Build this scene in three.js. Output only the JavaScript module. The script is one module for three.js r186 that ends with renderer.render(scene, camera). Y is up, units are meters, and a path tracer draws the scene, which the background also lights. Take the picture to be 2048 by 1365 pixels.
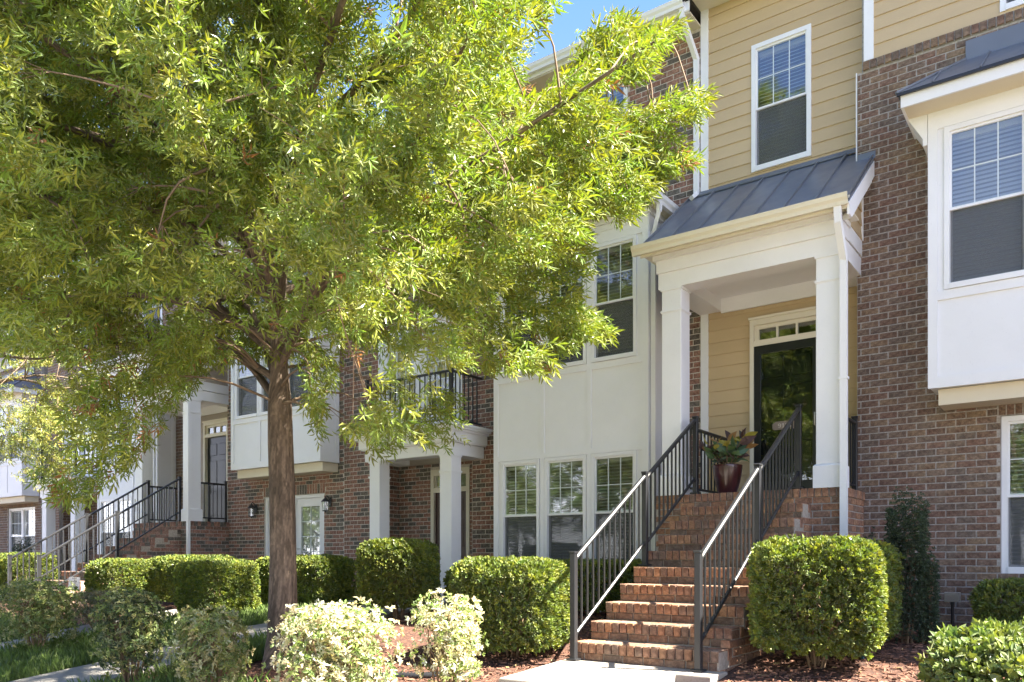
import * as THREE from 'three';
import { mergeGeometries } from 'three/addons/utils/BufferGeometryUtils.js';

// ---------------------------------------------------------------- camera, sky, sun, exposure
const scene = new THREE.Scene();
const EYE = new THREE.Vector3(0, 0.80, 10.36);
const YAW = THREE.MathUtils.degToRad(36.2), FOCAL = 1607;
const camera = new THREE.PerspectiveCamera(2 * Math.atan(682.5 / FOCAL) * 180 / Math.PI, 2048 / 1365, 0.1, 400);
camera.position.copy(EYE);
camera.lookAt(EYE.x - Math.sin(YAW), EYE.y, EYE.z - Math.cos(YAW));
camera.setViewOffset(2048, 1365, 0, -434.5, 2048, 1365);        // rising front: verticals stay vertical
const SUN = new THREE.Vector3(0.75, 1, -0.25).normalize();

const renderer = new THREE.WebGLRenderer({ antialias: true });
renderer.setSize(1024, 682);
renderer.toneMapping = THREE.LinearToneMapping;
renderer.toneMappingExposure = 7.6;
renderer.shadowMap.enabled = true;

{
  const W = 512, H = 256, d = new Float32Array(W * H * 4);
  for (let j = 0; j < H; j++) for (let i = 0; i < W; i++) {
    const el = ((j + 0.5) / H - 0.5) * Math.PI, az = ((i + 0.5) / W - 0.5) * 2 * Math.PI;
    const y = Math.sin(el), x = Math.cos(el) * Math.cos(az), z = Math.cos(el) * Math.sin(az);
    const k = Math.exp(-Math.max(y, 0) / 0.155);
    const hor = [0.80, 0.75, 0.68], zen = [0.022, 0.064, 0.175];  // horizon haze brightened beyond a clear sky to fill the shaded walls
    const cs = Math.max(0, x * SUN.x + y * SUN.y + z * SUN.z), glow = 0.28 * Math.pow(cs, 6);
    const o = (j * W + i) * 4;
    for (let c = 0; c < 3; c++) d[o + c] = y < 0 ? [0.22, 0.21, 0.19][c] : zen[c] + hor[c] * k + glow * [1, 0.95, 0.85][c];
    d[o + 3] = 1;
  }
  const sky = new THREE.DataTexture(d, W, H, THREE.RGBAFormat, THREE.FloatType);
  sky.mapping = THREE.EquirectangularReflectionMapping; sky.magFilter = THREE.LinearFilter; sky.minFilter = THREE.LinearFilter; sky.needsUpdate = true;
  scene.background = sky; scene.environment = sky;
}
const sun = new THREE.DirectionalLight(new THREE.Color(1.0, 0.93, 0.80), 5);
sun.position.copy(SUN).multiplyScalar(60).add(new THREE.Vector3(-8, 0, 4));
sun.target.position.set(-8, 0, 4); scene.add(sun, sun.target);
sun.castShadow = true; sun.shadow.mapSize.set(4096, 4096);
Object.assign(sun.shadow.camera, { left: -30, right: 30, top: 30, bottom: -30, near: 1, far: 140 });

// ---------------------------------------------------------------- small helpers
function rng(seed) { let a = seed >>> 0; return () => { a = (a + 0x6D2B79F5) | 0; let t = Math.imul(a ^ (a >>> 15), 1 | a); t = (t + Math.imul(t ^ (t >>> 7), 61 | t)) ^ t; return ((t ^ (t >>> 14)) >>> 0) / 4294967296; }; }
const lerp = (a, b, t) => a + (b - a) * t, clamp = (v, a, b) => Math.min(b, Math.max(a, v));
const V = (x, y, z) => new THREE.Vector3(x, y, z);
const used = {};
function numbered(n) { const k = used[n] || 0; used[n] = k + 1; return k ? n + '_' + String(k).padStart(3, '0') : n; }
function project(p) {                                              // photograph pixels of a world point (2048 wide)
  const s = Math.sin(YAW), c = Math.cos(YAW), rx = p.x - EYE.x, rz = p.z - EYE.z;
  const Z = -rx * s - rz * c, X = rx * c - rz * s;
  return { x: 1024 + FOCAL * X / Z, y: 1117 - FOCAL * (p.y - EYE.y) / Z, d: Z };
}
function box(x0, x1, y0, y1, z0, z1) {
  const g = new THREE.BoxGeometry(x1 - x0, y1 - y0, z1 - z0); g.translate((x0 + x1) / 2, (y0 + y1) / 2, (z0 + z1) / 2);
  return metric(g);
}
function metric(g) {                                               // uv in metres by the way each face points
  const p = g.attributes.position, n = g.attributes.normal, uv = new Float32Array(p.count * 2);
  for (let i = 0; i < p.count; i++) {
    const ax = Math.abs(n.getX(i)), ay = Math.abs(n.getY(i)), az = Math.abs(n.getZ(i));
    const [u, v] = ay > ax && ay > az ? [p.getX(i), p.getZ(i)] : ax > az ? [p.getZ(i), p.getY(i)] : [p.getX(i), p.getY(i)];
    uv[2 * i] = u; uv[2 * i + 1] = v;
  }
  g.setAttribute('uv', new THREE.BufferAttribute(uv, 2)); return g;
}
function bevelBox(x0, x1, y0, y1, z0, z1, b = 0.006) {             // all vertical and horizontal edges chamfered
  const s = new THREE.Shape(); const w = x1 - x0, h = y1 - y0;
  s.moveTo(-w / 2 + b, -h / 2 + b); s.lineTo(w / 2 - b, -h / 2 + b); s.lineTo(w / 2 - b, h / 2 - b); s.lineTo(-w / 2 + b, h / 2 - b); s.closePath();
  const g = new THREE.ExtrudeGeometry(s, { depth: z1 - z0 - 2 * b, bevelEnabled: true, bevelThickness: b, bevelSize: b, bevelSegments: 1 });
  g.translate((x0 + x1) / 2, (y0 + y1) / 2, z0 + b); return metric(g);
}
function plate(x0, x1, y0, y1, z0, z1, holes = []) {               // an upright sheet with openings
  const s = new THREE.Shape([[x0, y0], [x1, y0], [x1, y1], [x0, y1]].map(a => new THREE.Vector2(...a)));
  for (const [a, b, c, d] of holes) s.holes.push(new THREE.Path([[a, c], [a, d], [b, d], [b, c]].map(q => new THREE.Vector2(...q))));
  const g = new THREE.ExtrudeGeometry(s, { depth: z1 - z0, bevelEnabled: false }); g.translate(0, 0, z0); return metric(g);
}
function profileX(pts, x0, x1) {                                   // a (z, y) profile drawn along x
  const s = new THREE.Shape(pts.map(([z, y]) => new THREE.Vector2(-z, y)));
  const g = new THREE.ExtrudeGeometry(s, { depth: x1 - x0, bevelEnabled: false }); g.rotateY(Math.PI / 2); g.translate(x0, 0, 0); return metric(g);
}
function profileZ(pts, z0, z1) {                                   // an (x, y) profile drawn along z
  const s = new THREE.Shape(pts.map(a => new THREE.Vector2(...a)));
  const g = new THREE.ExtrudeGeometry(s, { depth: z1 - z0, bevelEnabled: false }); g.translate(0, 0, z0); return metric(g);
}
function tube(pts, r0, r1, sides = 6, segs = 0) {                   // a tapered, capped tube through points
  const P = segs ? new THREE.CatmullRomCurve3(pts).getPoints(segs) : pts, pos = [], nor = [], uv = [], idx = [];
  let side = V(1, 0, 0), len = 0;
  for (let i = 0; i < P.length; i++) {
    const t = V().subVectors(P[Math.min(i + 1, P.length - 1)], P[Math.max(i - 1, 0)]).normalize();
    if (i) len += P[i].distanceTo(P[i - 1]);
    if (Math.abs(side.dot(t)) > 0.95) side = Math.abs(t.x) < 0.8 ? V(1, 0, 0) : V(0, 0, 1);
    side = side.clone().addScaledVector(t, -side.dot(t)).normalize(); const up = V().crossVectors(t, side);
    const f = i / (P.length - 1), r = typeof r0 === 'function' ? r0(f) : lerp(r0, r1, f);
    for (let k = 0; k <= sides; k++) { const a = k / sides * Math.PI * 2, n = side.clone().multiplyScalar(Math.cos(a)).addScaledVector(up, Math.sin(a)); pos.push(P[i].x + n.x * r, P[i].y + n.y * r, P[i].z + n.z * r); nor.push(n.x, n.y, n.z); uv.push(k / sides * 2 * Math.PI * r, len); }
  }
  const w = sides + 1;
  for (let i = 0; i + 1 < P.length; i++) for (let k = 0; k < sides; k++) { const a = i * w + k; idx.push(a, a + 1, a + w, a + 1, a + w + 1, a + w); }
  for (const e of [0, P.length - 1]) { const c = pos.length / 3; pos.push(P[e].x, P[e].y, P[e].z); const t = V().subVectors(P[Math.min(e + 1, P.length - 1)], P[Math.max(e - 1, 0)]).normalize().multiplyScalar(e ? 1 : -1); nor.push(t.x, t.y, t.z); uv.push(0, len); for (let k = 0; k < sides; k++) e ? idx.push(e * w + k, e * w + k + 1, c) : idx.push(k + 1, k, c); }
  const g = new THREE.BufferGeometry();
  g.setAttribute('position', new THREE.Float32BufferAttribute(pos, 3)); g.setAttribute('normal', new THREE.Float32BufferAttribute(nor, 3)); g.setAttribute('uv', new THREE.Float32BufferAttribute(uv, 2)); g.setIndex(idx); return g;
}
function merge(gs) {
  if (gs.length === 1) return gs[0];
  const flat = gs.map(g => { const q = g.index ? g.toNonIndexed() : g; for (const k of Object.keys(q.attributes)) if (!['position', 'normal', 'uv'].includes(k)) q.deleteAttribute(k); return q; });
  return mergeGeometries(flat);
}
function mesh(name, geos, mat, parent, extra) {
  const m = new THREE.Mesh(merge(Array.isArray(geos) ? geos : [geos]), mat); m.name = name; m.castShadow = m.receiveShadow = true;
  (parent || scene).add(m); if (extra) Object.assign(m.userData, extra); return m;
}
function thing(name, label, category, pos = [0, 0, 0], group) {
  const g = new THREE.Group(); g.name = numbered(name); g.position.set(...pos); g.userData = { label, category }; if (group) g.userData.group = group; scene.add(g); return g;
}
function structure(name, geos, mat) { const m = mesh(numbered(name), geos, mat); m.userData.kind = 'structure'; return m; }

// ---------------------------------------------------------------- textures (tiling noise) and materials
function lattice(seed) { const r = rng(seed), a = Float32Array.from({ length: 4096 }, r); return (x, y, p) => a[(((x % p + p) % p) * 61 + ((y % p + p) % p) * 127 + seed * 13) & 4095]; }
function tnoise(L, u, v, p) { const x = u * p, y = v * p, i = Math.floor(x), j = Math.floor(y), f = x - i, g = y - j, a = f * f * (3 - 2 * f), b = g * g * (3 - 2 * g); return lerp(lerp(L(i, j, p), L(i + 1, j, p), a), lerp(L(i, j + 1, p), L(i + 1, j + 1, p), a), b); }
function fbm(L, u, v, p, oct) { let s = 0, w = 0, a = 1; for (let o = 0; o < oct; o++) { s += a * tnoise(L, u, v, p); w += a; p *= 2; a *= 0.55; } return s / w; }
function texture(n, size, fn, srgb = true) {                       // size = metres that one tile covers
  const d = new Uint8Array(n * n * 4);
  for (let j = 0; j < n; j++) for (let i = 0; i < n; i++) { const c = fn((i + 0.5) / n, (j + 0.5) / n), o = (j * n + i) * 4; for (let k = 0; k < 3; k++) d[o + k] = clamp(Math.round((Array.isArray(c) ? c[k] : c) * 255), 0, 255); d[o + 3] = 255; }
  const t = new THREE.DataTexture(d, n, n); t.wrapS = t.wrapT = THREE.RepeatWrapping; t.magFilter = THREE.LinearFilter; t.minFilter = THREE.LinearMipmapLinearFilter; t.generateMipmaps = true;
  if (srgb) t.colorSpace = THREE.SRGBColorSpace; const s = Array.isArray(size) ? size : [size, size]; t.repeat.set(1 / s[0], 1 / s[1]); t.needsUpdate = true; return t;
}
const L1 = lattice(3), L2 = lattice(11), L3 = lattice(29);
const T = {};
T.brick = texture(512, 0.55, (u, v) => { const g = fbm(L1, u, v, 26, 4), s = tnoise(L2, u, v, 110), b = fbm(L3, u, v, 9, 3); const k = 0.60 + 0.42 * g + (s > 0.84 ? 0.22 : 0) - (s < 0.10 ? 0.25 : 0) + 0.22 * (b - 0.5); return [k, k * (0.93 + 0.12 * b), k * (0.90 + 0.16 * b)]; });
T.brickBump = texture(512, 0.55, (u, v) => fbm(L1, u, v, 40, 4) * 0.7 + tnoise(L2, u, v, 110) * 0.3, false);
T.mortar = texture(256, 0.4, (u, v) => 0.74 + 0.26 * fbm(L2, u, v, 24, 3));
T.paint = texture(512, 2.6, (u, v) => 0.955 + 0.045 * fbm(L1, u, v, 6, 5) - (tnoise(L3, u, v, 200) > 0.95 ? 0.03 : 0));
T.siding = texture(512, [2.4, 0.8], (u, v) => 0.93 + 0.05 * fbm(L1, u, v, 5, 4) + 0.03 * tnoise(L2, u, v * 10, 160));
T.sidingBump = texture(512, [2.0, 0.25], (u, v) => fbm(L3, u * 0.999, v, 12, 2) * 0.4 + tnoise(L2, u, v, 60) * 0.6, false);
T.concrete = texture(512, 2.2, (u, v) => { const g = fbm(L1, u, v, 7, 5), s = tnoise(L2, u, v, 180); return 0.74 + 0.24 * g - (s < 0.14 ? 0.07 : 0) + (s > 0.9 ? 0.05 : 0); });
T.mulch = texture(512, 0.9, (u, v) => { const g = fbm(L1, u, v, 18, 4), s = fbm(L3, u * 1, v * 1, 60, 2); const k = 0.35 + 0.75 * g * s * 1.6; return [k, k * 0.93, k * 0.88]; });
T.bark = texture(512, [0.5, 1.4], (u, v) => { const r = tnoise(L1, u + 0.04 * fbm(L2, u, v, 6, 2), v * 0.25, 26), g = fbm(L3, u, v, 30, 3); const w = fbm(L2, u, v, 5, 3); return clamp(0.42 + 0.22 * r * g * 1.7 + 0.16 * g + 0.34 * (w - 0.5), 0, 1); });
T.barkBump = texture(512, [0.5, 1.4], (u, v) => tnoise(L1, u + 0.04 * fbm(L2, u, v, 6, 2), v * 0.25, 26) * 0.7 + 0.3 * fbm(L3, u, v, 30, 3), false);
T.metal = texture(512, 1.7, (u, v) => 0.84 + 0.16 * fbm(L1, u, v, 4, 4) + (tnoise(L2, u, v, 170) > 0.965 ? 0.08 : 0));
T.metalRough = texture(256, 1.3, (u, v) => 0.55 + 0.45 * fbm(L3, u, v, 5, 4), false);
T.grass = texture(512, 1.5, (u, v) => { const k = 0.5 + 0.5 * fbm(L1, u, v, 30, 4); return [k, k, k * 0.8]; });
T.glaze = texture(256, [0.35, 0.5], (u, v) => 0.6 + 0.4 * fbm(L2, u * 1, v * 0.2, 16, 3));
T.wave = texture(256, 1.1, (u, v) => fbm(L1, u, v, 3, 2), false);
const C = (r, g, b) => new THREE.Color().setRGB(r, g, b);
const std = (c, rough = 0.7, o = {}) => new THREE.MeshStandardMaterial({ color: c, roughness: rough, ...o });
const M = {
  white: std(C(0.85, 0.85, 0.86), 0.5, { map: T.paint }),
  cream: std(C(0.74, 0.66, 0.50), 0.55, { map: T.paint }),
  ivory: std(C(0.76, 0.71, 0.58), 0.5, { map: T.paint }),  // on gutter and soffits, warm ground bounce is put into the trim colour
  vinyl: std(C(0.85, 0.85, 0.86), 0.32, { map: T.paint }),
  muntin: std(C(0.70, 0.74, 0.74), 0.35),
  mortar: std(C(0.49, 0.45, 0.405), 0.95, { map: T.mortar, bumpMap: T.brickBump, bumpScale: 0.002 }),
  mortarLight: std(C(0.74, 0.66, 0.57), 0.95, { map: T.mortar, bumpMap: T.brickBump, bumpScale: 0.002 }),
  mortarTan: std(C(0.52, 0.45, 0.37), 0.95, { map: T.mortar, bumpMap: T.brickBump, bumpScale: 0.002 }),
  roof: std(C(0.20, 0.215, 0.245), 0.5, { map: T.metal, metalness: 0.2, roughnessMap: T.metalRough }),
  roofPlum: std(C(0.10, 0.03, 0.06), 0.42, { map: T.metal, metalness: 0.3 }),
  shingle: std(C(0.06, 0.055, 0.05), 0.95, { map: T.mortar }),
  iron: std(C(0.025, 0.0255, 0.028), 0.36, { map: T.metal }),
  doorBlack: std(C(0.012, 0.014, 0.017), 0.3, { map: T.metal }),
  doorMaroon: std(C(0.05, 0.016, 0.014), 0.35, { map: T.metal }),
  concrete: std(C(0.40, 0.36, 0.31), 0.9, { map: T.concrete, bumpMap: T.mortar, bumpScale: 0.002 }),
  path: std(C(0.40, 0.37, 0.33), 0.92, { map: T.concrete, bumpMap: T.mortar, bumpScale: 0.002 }),
  mulch: std(C(0.22, 0.115, 0.08), 1, { map: T.mulch, bumpMap: T.mulch, bumpScale: 0.02 }),
  lawn: std(C(0.07, 0.11, 0.025), 1, { map: T.grass }),
  palePaving: std(C(0.34, 0.315, 0.28), 0.95, { map: T.concrete }),  // street paving made pale so it bounces sun onto the facades
  bark: std(C(0.46, 0.335, 0.245), 0.95, { map: T.bark, bumpMap: T.barkBump, bumpScale: 0.006 }),
  twig: std(C(0.20, 0.14, 0.095), 0.9),
  stem: std(C(0.22, 0.15, 0.09), 0.9),
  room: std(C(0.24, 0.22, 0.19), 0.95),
  blind: std(C(0.40, 0.39, 0.36), 0.6),
  screen: std(C(0.12, 0.125, 0.125), 0.7, { transparent: true, opacity: 0.42 }),
  glass: new THREE.MeshPhysicalMaterial({ color: C(0.94, 0.97, 0.96), transmission: 1, roughness: 0, thickness: 0, ior: 2.0, bumpMap: T.wave, bumpScale: 0.0012 }),
  doorGlass: new THREE.MeshPhysicalMaterial({ color: C(0.80, 0.84, 0.82), transmission: 1, roughness: 0, thickness: 0, ior: 1.62 }),
  brass: std(C(0.45, 0.42, 0.36), 0.35, { metalness: 0.8 }),
  curtain: new THREE.MeshPhysicalMaterial({ color: C(0.75, 0.74, 0.70), transmission: 0.35, roughness: 0.95, thickness: 0, side: THREE.DoubleSide }),
};
M.tan = [1, 0.97, 1.03, 0.985].map(k => std(C(0.57 * k, 0.43 * k, 0.25 * k), 0.62, { map: T.siding, bumpMap: T.sidingBump, bumpScale: 0.0006 }));
M.taupe = [1, 0.97, 1.03, 0.985].map(k => std(C(0.40 * k, 0.345 * k, 0.285 * k), 0.62, { map: T.siding, bumpMap: T.sidingBump, bumpScale: 0.0006 }));
const brickMats = list => list.map(([r, g, b]) => std(C(r, g, b), 0.92, { map: T.brick, bumpMap: T.brickBump, bumpScale: 0.004 }));
const BRICK = {                                                     // clay colours of the three brick blends
  brown: [[0.30, 0.20, 0.143], [0.26, 0.165, 0.118], [0.325, 0.225, 0.158], [0.275, 0.198, 0.147], [0.295, 0.18, 0.13], [0.24, 0.178, 0.137], [0.34, 0.232, 0.15]],
  red: [[0.46, 0.255, 0.19], [0.41, 0.225, 0.168], [0.47, 0.275, 0.205], [0.43, 0.255, 0.19], [0.35, 0.215, 0.165], [0.22, 0.19, 0.155], [0.25, 0.215, 0.175], [0.19, 0.168, 0.145], [0.44, 0.235, 0.172]],
  worn: [[0.34, 0.205, 0.13], [0.29, 0.18, 0.122], [0.38, 0.225, 0.14], [0.25, 0.17, 0.12]],
  step: [[0.48, 0.26, 0.155], [0.43, 0.235, 0.15], [0.52, 0.29, 0.165], [0.37, 0.22, 0.15], [0.46, 0.245, 0.145], [0.32, 0.21, 0.15]],
};
const BM = Object.fromEntries(Object.entries(BRICK).map(([k, v]) => [k, brickMats(v)]));
const WHITEBRICK = std(C(1, 1, 1), 0.92, { map: T.brick, bumpMap: T.brickBump, bumpScale: 0.004 });

// ---------------------------------------------------------------- brickwork
const BL = 0.2032, BH = 0.0794, JT = 0.0125;                        // brick pitch along and up, joint
function brickGeo(L, H, D, seed, c = 0.005) {                       // face forward (+z at 0), worn corners
  const r = rng(seed), j = () => (r() - 0.5) * 0.004, pos = [], uv = [];
  const f = [[-1, -1], [1, -1], [1, 1], [-1, 1]].map(([a, b]) => [a * (L / 2 - c) + j(), b * (H / 2 - c) + j(), 0]);
  const m = [[-1, -1], [1, -1], [1, 1], [-1, 1]].map(([a, b]) => [a * L / 2 + j(), b * H / 2 + j() * 0.6, -c]);
  const k = m.map(([x, y]) => [x, y, -D]);
  const ou = r() * 5, ov = r() * 5, tri = (a, b, cc) => { for (const p of [a, b, cc]) { pos.push(...p); uv.push(p[0] - p[2] * 0.7 + ou, p[1] - p[2] * 0.7 + ov); } };
  const quad = (a, b, cc, d) => { tri(a, b, cc); tri(a, cc, d); };
  quad(...f); for (let i = 0; i < 4; i++) { const n = (i + 1) % 4; quad(m[i], m[n], f[n], f[i]); quad(k[i], k[n], m[n], m[i]); }
  const g = new THREE.BufferGeometry(); g.setAttribute('position', new THREE.Float32BufferAttribute(pos, 3)); g.setAttribute('uv', new THREE.Float32BufferAttribute(uv, 2)); g.computeVertexNormals(); return g;
}
const STRETCHER = [0, 1, 2, 3, 4, 5].map(s => brickGeo(BL - JT, BH - JT, 0.085, 100 + s));
const UPRIGHT = [0, 1, 2, 3, 4].map(s => brickGeo(0.068, 0.100, 0.19, 200 + s, 0.006));     // rowlock end
const SOLDIER = [0, 1, 2].map(s => brickGeo(0.068, 0.192, 0.085, 300 + s));
const _d = new THREE.Object3D();
/** Lays bricks on a wall part. list: [u, y, scaleX, geometry set, z, rowKind]; singles nearest the camera become brick meshes, the rest one field. */
function layBricks(wall, list, blend, most, seed) {
  const r = rng(seed); wall.updateWorldMatrix(true, false);
  const items = list.map(b => { const w = V(b.u, b.y, 0).applyMatrix4(wall.matrixWorld), q = project(w); return { ...b, key: q.d, seen: q.d > 0 && q.x > -30 && q.x < 2078 && q.y > -30 && q.y < 1395 && !(b.hide) }; });
  items.sort((a, b) => (a.seen === b.seen ? a.key - b.key : a.seen ? -1 : 1));
  const field = new Map();
  items.forEach((b, i) => {
    const set = b.set || STRETCHER, gi = Math.floor(r() * set.length), mi = Math.floor(r() * BM[blend].length), dz = b.z + (r() - 0.5) * 0.004, turn = (r() - 0.5) * 0.008, flip = r() < 0.5 ? Math.PI : 0;
    _d.position.set(b.u + (r() - 0.5) * 0.002, b.y + (r() - 0.5) * 0.002, dz); _d.rotation.set(0, 0, turn + (b.set ? 0 : flip)); _d.scale.set(b.s || 1, b.sy || 1, b.sz || 1); _d.updateMatrix();
    if (i < most && b.seen) { const m = new THREE.Mesh(set[gi], BM[blend][mi]); m.name = 'brick'; m.applyMatrix4(_d.matrix); m.castShadow = m.receiveShadow = true; wall.add(m); }
    else { const k = set[0]; if (!field.has(k)) field.set(k, []); field.get(k).push([_d.matrix.clone(), BRICK[blend][mi]]); }
  });
  if (field.size) {
    let n = 0;
    for (const [g, ms] of field) { const im = new THREE.InstancedMesh(g, WHITEBRICK, ms.length); im.name = 'brick_field'; ms.forEach(([m, c], i) => { im.setMatrixAt(i, m); im.setColorAt(i, C(...c)); }); im.userData.kind = 'stuff'; im.castShadow = im.receiveShadow = true; wall.add(im); n++; }
  }
}
function running(u0, u1, y0, y1, skip = [], keep = null, z = 0.006) {     // running bond between u0..u1, cut at openings
  const out = []; let row = 0;
  for (let y = y0; y + BH * 0.6 < y1; y += BH, row++) {
    let spans = [[u0, u1]];
    for (const [a, b, c, d] of skip) if (y + BH - 0.012 > c && y + 0.012 < d) spans = spans.flatMap(([p, q]) => b <= p || a >= q ? [[p, q]] : [[p, Math.max(p, a)], [Math.min(q, b), q]].filter(([m, n]) => n - m > 0.02));
    for (const [p, q] of spans) {
      const first = Math.floor(p / BL - (row % 2) * 0.5) * BL + (row % 2) * 0.5 * BL;
      for (let u = first; u < q; u += BL) { const a = Math.max(u, p), b = Math.min(u + BL, q); if (b - a < 0.035) continue; const uc = (a + b) / 2, yc = y + BH / 2; if (keep && !keep(uc, yc)) continue; out.push({ u: uc, y: yc, s: (b - a - JT) / (BL - JT), z }); }
    }
  }
  return out;
}
function uprights(u0, u1, y, pitch = 0.0794, o = {}) { const n = Math.max(1, Math.round((u1 - u0) / pitch)), p = (u1 - u0) / n, out = []; for (let i = 0; i < n; i++) out.push({ u: u0 + (i + 0.5) * p, y, s: (p - JT) / 0.068, set: UPRIGHT, z: 0.006, ...o }); return out; }

// ---------------------------------------------------------------- house parts (authored in the near house's metres, moved by the group)
class House {
  constructor(label, pivot, shift, near) {
    this.p = pivot; this.near = near;
    this.g = thing('townhouse', label, 'townhouse', [pivot[0] + shift[0], pivot[1] + shift[1], pivot[2] + shift[2]]);
  }
  part(name, geos, mat, parent, extra) { const a = (Array.isArray(geos) ? geos : [geos]); const g = merge(a); g.translate(-this.p[0], -this.p[1], -this.p[2]); return mesh(name, g, mat, parent || this.g, extra); }
  /** A brick wall: mortar sheet with its bricks. face 'front' looks to +z; 'side' looks to +x (u runs towards -z). */
  bricks(name, face, at, u0, u1, y0, y1, { holes = [], skip = [], extra = [], blend = 'brown', keep = null, most = 300, seed = 1, mortar = blend === 'red' ? M.mortarLight : M.mortar, thick = 0.10, outline = null }) {
    let g;
    if (outline) { const s = new THREE.Shape(outline.map(a => new THREE.Vector2(...a))); g = metric(new THREE.ExtrudeGeometry(s, { depth: thick, bevelEnabled: false })); g.translate(0, 0, -thick); }
    else g = plate(u0, u1, y0, y1, -thick, 0, holes.map(([a, b, c, d]) => [Math.max(u0 + 0.002, a - 0.004), Math.min(u1 - 0.002, b + 0.004), Math.max(y0 + 0.002, c - 0.004), d + 0.004]));
    const w = mesh(name, g, mortar, this.g);
    if (face === 'front') w.position.set(-this.p[0], -this.p[1], at - this.p[2]); else { w.position.set(at - this.p[0], -this.p[1], -this.p[2]); w.rotation.y = Math.PI / 2; }
    layBricks(w, [...running(u0, u1, y0, y1, [...holes, ...skip], keep), ...extra], blend, this.near ? most : 0, seed);
    return w;
  }
  siding(x0, x1, y0, y1, z, holes, mats, seed, exposure = 0.170) {
    const w = this.part('siding', plate(x0, x1, y0, y1, z - 0.06, z - 0.004, holes), mats[0]); const r = rng(seed);
    for (let y = y0; y < y1 - 0.01; y += exposure) {
      const yt = Math.min(y + exposure + 0.012, y1); let spans = [[x0, x1]];
      for (const [a, b, c, d] of holes) if (y + exposure > c + 0.004 && y < d - 0.004) {
        if (c <= y + 0.002 && d >= y + exposure - 0.002) spans = spans.flatMap(([p, q]) => b <= p || a >= q ? [[p, q]] : [[p, a], [b, q]].filter(([m, n]) => n - m > 0.01));
        else { spans = spans.flatMap(([p, q]) => b <= p || a >= q ? [[p, q]] : [[p, a], [b, q]].filter(([m, n]) => n - m > 0.01)); const lo = y < c ? [y, c] : [d, yt]; if (lo[1] - lo[0] > 0.01) this.board(w, Math.max(a, x0), Math.min(b, x1), lo[0], lo[1], z, mats[Math.floor(r() * mats.length)], r, y, exposure); }
      }
      for (const [p, q] of spans) this.board(w, p, q, y, yt, z, mats[Math.floor(r() * mats.length)], r, y, exposure);
    }
    return w;
  }
  board(parent, x0, x1, y0, y1, z, mat, r, yb, ex) {                 // one lapped board, thick at its lower edge
    const th = y => 0.018 - 0.013 * (y - yb) / ex, g = profileX([[z, y0], [z + th(y0), y0], [z + th(y1), y1], [z, y1]], x0, x1);
    const uv = g.attributes.uv, a = r() * 7, b = r() * 7; for (let i = 0; i < uv.count; i++) uv.setXY(i, uv.getX(i) + a, uv.getY(i) + b);
    this.part('board', g, mat, parent);
  }
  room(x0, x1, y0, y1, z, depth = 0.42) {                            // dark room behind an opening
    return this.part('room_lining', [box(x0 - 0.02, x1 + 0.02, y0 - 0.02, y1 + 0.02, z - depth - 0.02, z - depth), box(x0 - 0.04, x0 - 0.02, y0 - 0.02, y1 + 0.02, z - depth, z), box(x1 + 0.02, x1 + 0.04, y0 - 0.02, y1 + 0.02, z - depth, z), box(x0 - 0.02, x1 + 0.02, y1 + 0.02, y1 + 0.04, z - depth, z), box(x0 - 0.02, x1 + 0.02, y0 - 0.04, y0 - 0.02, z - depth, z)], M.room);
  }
  /** Double-hung window: outer frame, two sashes, six lites over one, screen and blind. z is the face of the frame. */
  window(x0, x1, y0, y1, z, { mid = 0.5, grid = [3, 2], frame = 0.055, blind = 0.62, depth = 0.42, screen = true, gridBoth = false } = {}) {
    const f = frame, ym = lerp(y0, y1, mid), rail = 0.028;
    const w = this.part('window', [box(x0, x0 + f, y0, y1, z - 0.085, z), box(x1 - f, x1, y0, y1, z - 0.085, z), box(x0 + f, x1 - f, y1 - f, y1, z - 0.085, z), box(x0 + f, x1 - f, y0, y0 + f * 1.15, z - 0.085, z + 0.012)], M.vinyl);
    const gx0 = x0 + f, gx1 = x1 - f, sash = (a, b, zz, n) => this.part('sash', [box(gx0, gx0 + rail * 0.7, a, b, zz - 0.03, zz), box(gx1 - rail * 0.7, gx1, a, b, zz - 0.03, zz), box(gx0 + rail * 0.7, gx1 - rail * 0.7, b - rail, b, zz - 0.03, zz), box(gx0 + rail * 0.7, gx1 - rail * 0.7, a, a + rail, zz - 0.03, zz)], M.vinyl, w);
    sash(ym - rail, y1 - f, z - 0.022); sash(y0 + f * 1.15, ym + rail * 0.6, z - 0.055);
    const lites = (a, b, zz, nx, ny) => {
      const X0 = gx0 + rail * 0.7, X1 = gx1 - rail * 0.7, m = 0.011;
      for (let i = 1; i < nx; i++) { const x = lerp(X0, X1, i / nx); this.part('muntin', box(x - m / 2, x + m / 2, a, b, zz - 0.008, zz + 0.006), M.muntin, w); }
      for (let j = 1; j < ny; j++) { const y = lerp(a, b, j / ny); this.part('muntin', box(X0, X1, y - m / 2, y + m / 2, zz - 0.007, zz + 0.005), M.muntin, w); }
      for (let i = 0; i < nx; i++) for (let j = 0; j < ny; j++) this.part('pane', box(lerp(X0, X1, i / nx), lerp(X0, X1, (i + 1) / nx), lerp(a, b, j / ny), lerp(a, b, (j + 1) / ny), zz - 0.001, zz + 0.0005).translate(0, 0, 0), M.glass, w);
    };
    lites(ym, y1 - f - rail, z - 0.036, ...grid); lites(y0 + f * 1.15 + rail, ym - rail * 0.4, z - 0.069, ...(gridBoth ? grid : [1, 1]));
    if (screen) this.part('insect_screen', box(gx0 + 0.004, gx1 - 0.004, y0 + f * 1.15 + 0.004, ym - rail - 0.002, z - 0.0485, z - 0.0475), M.screen, w);
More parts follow.
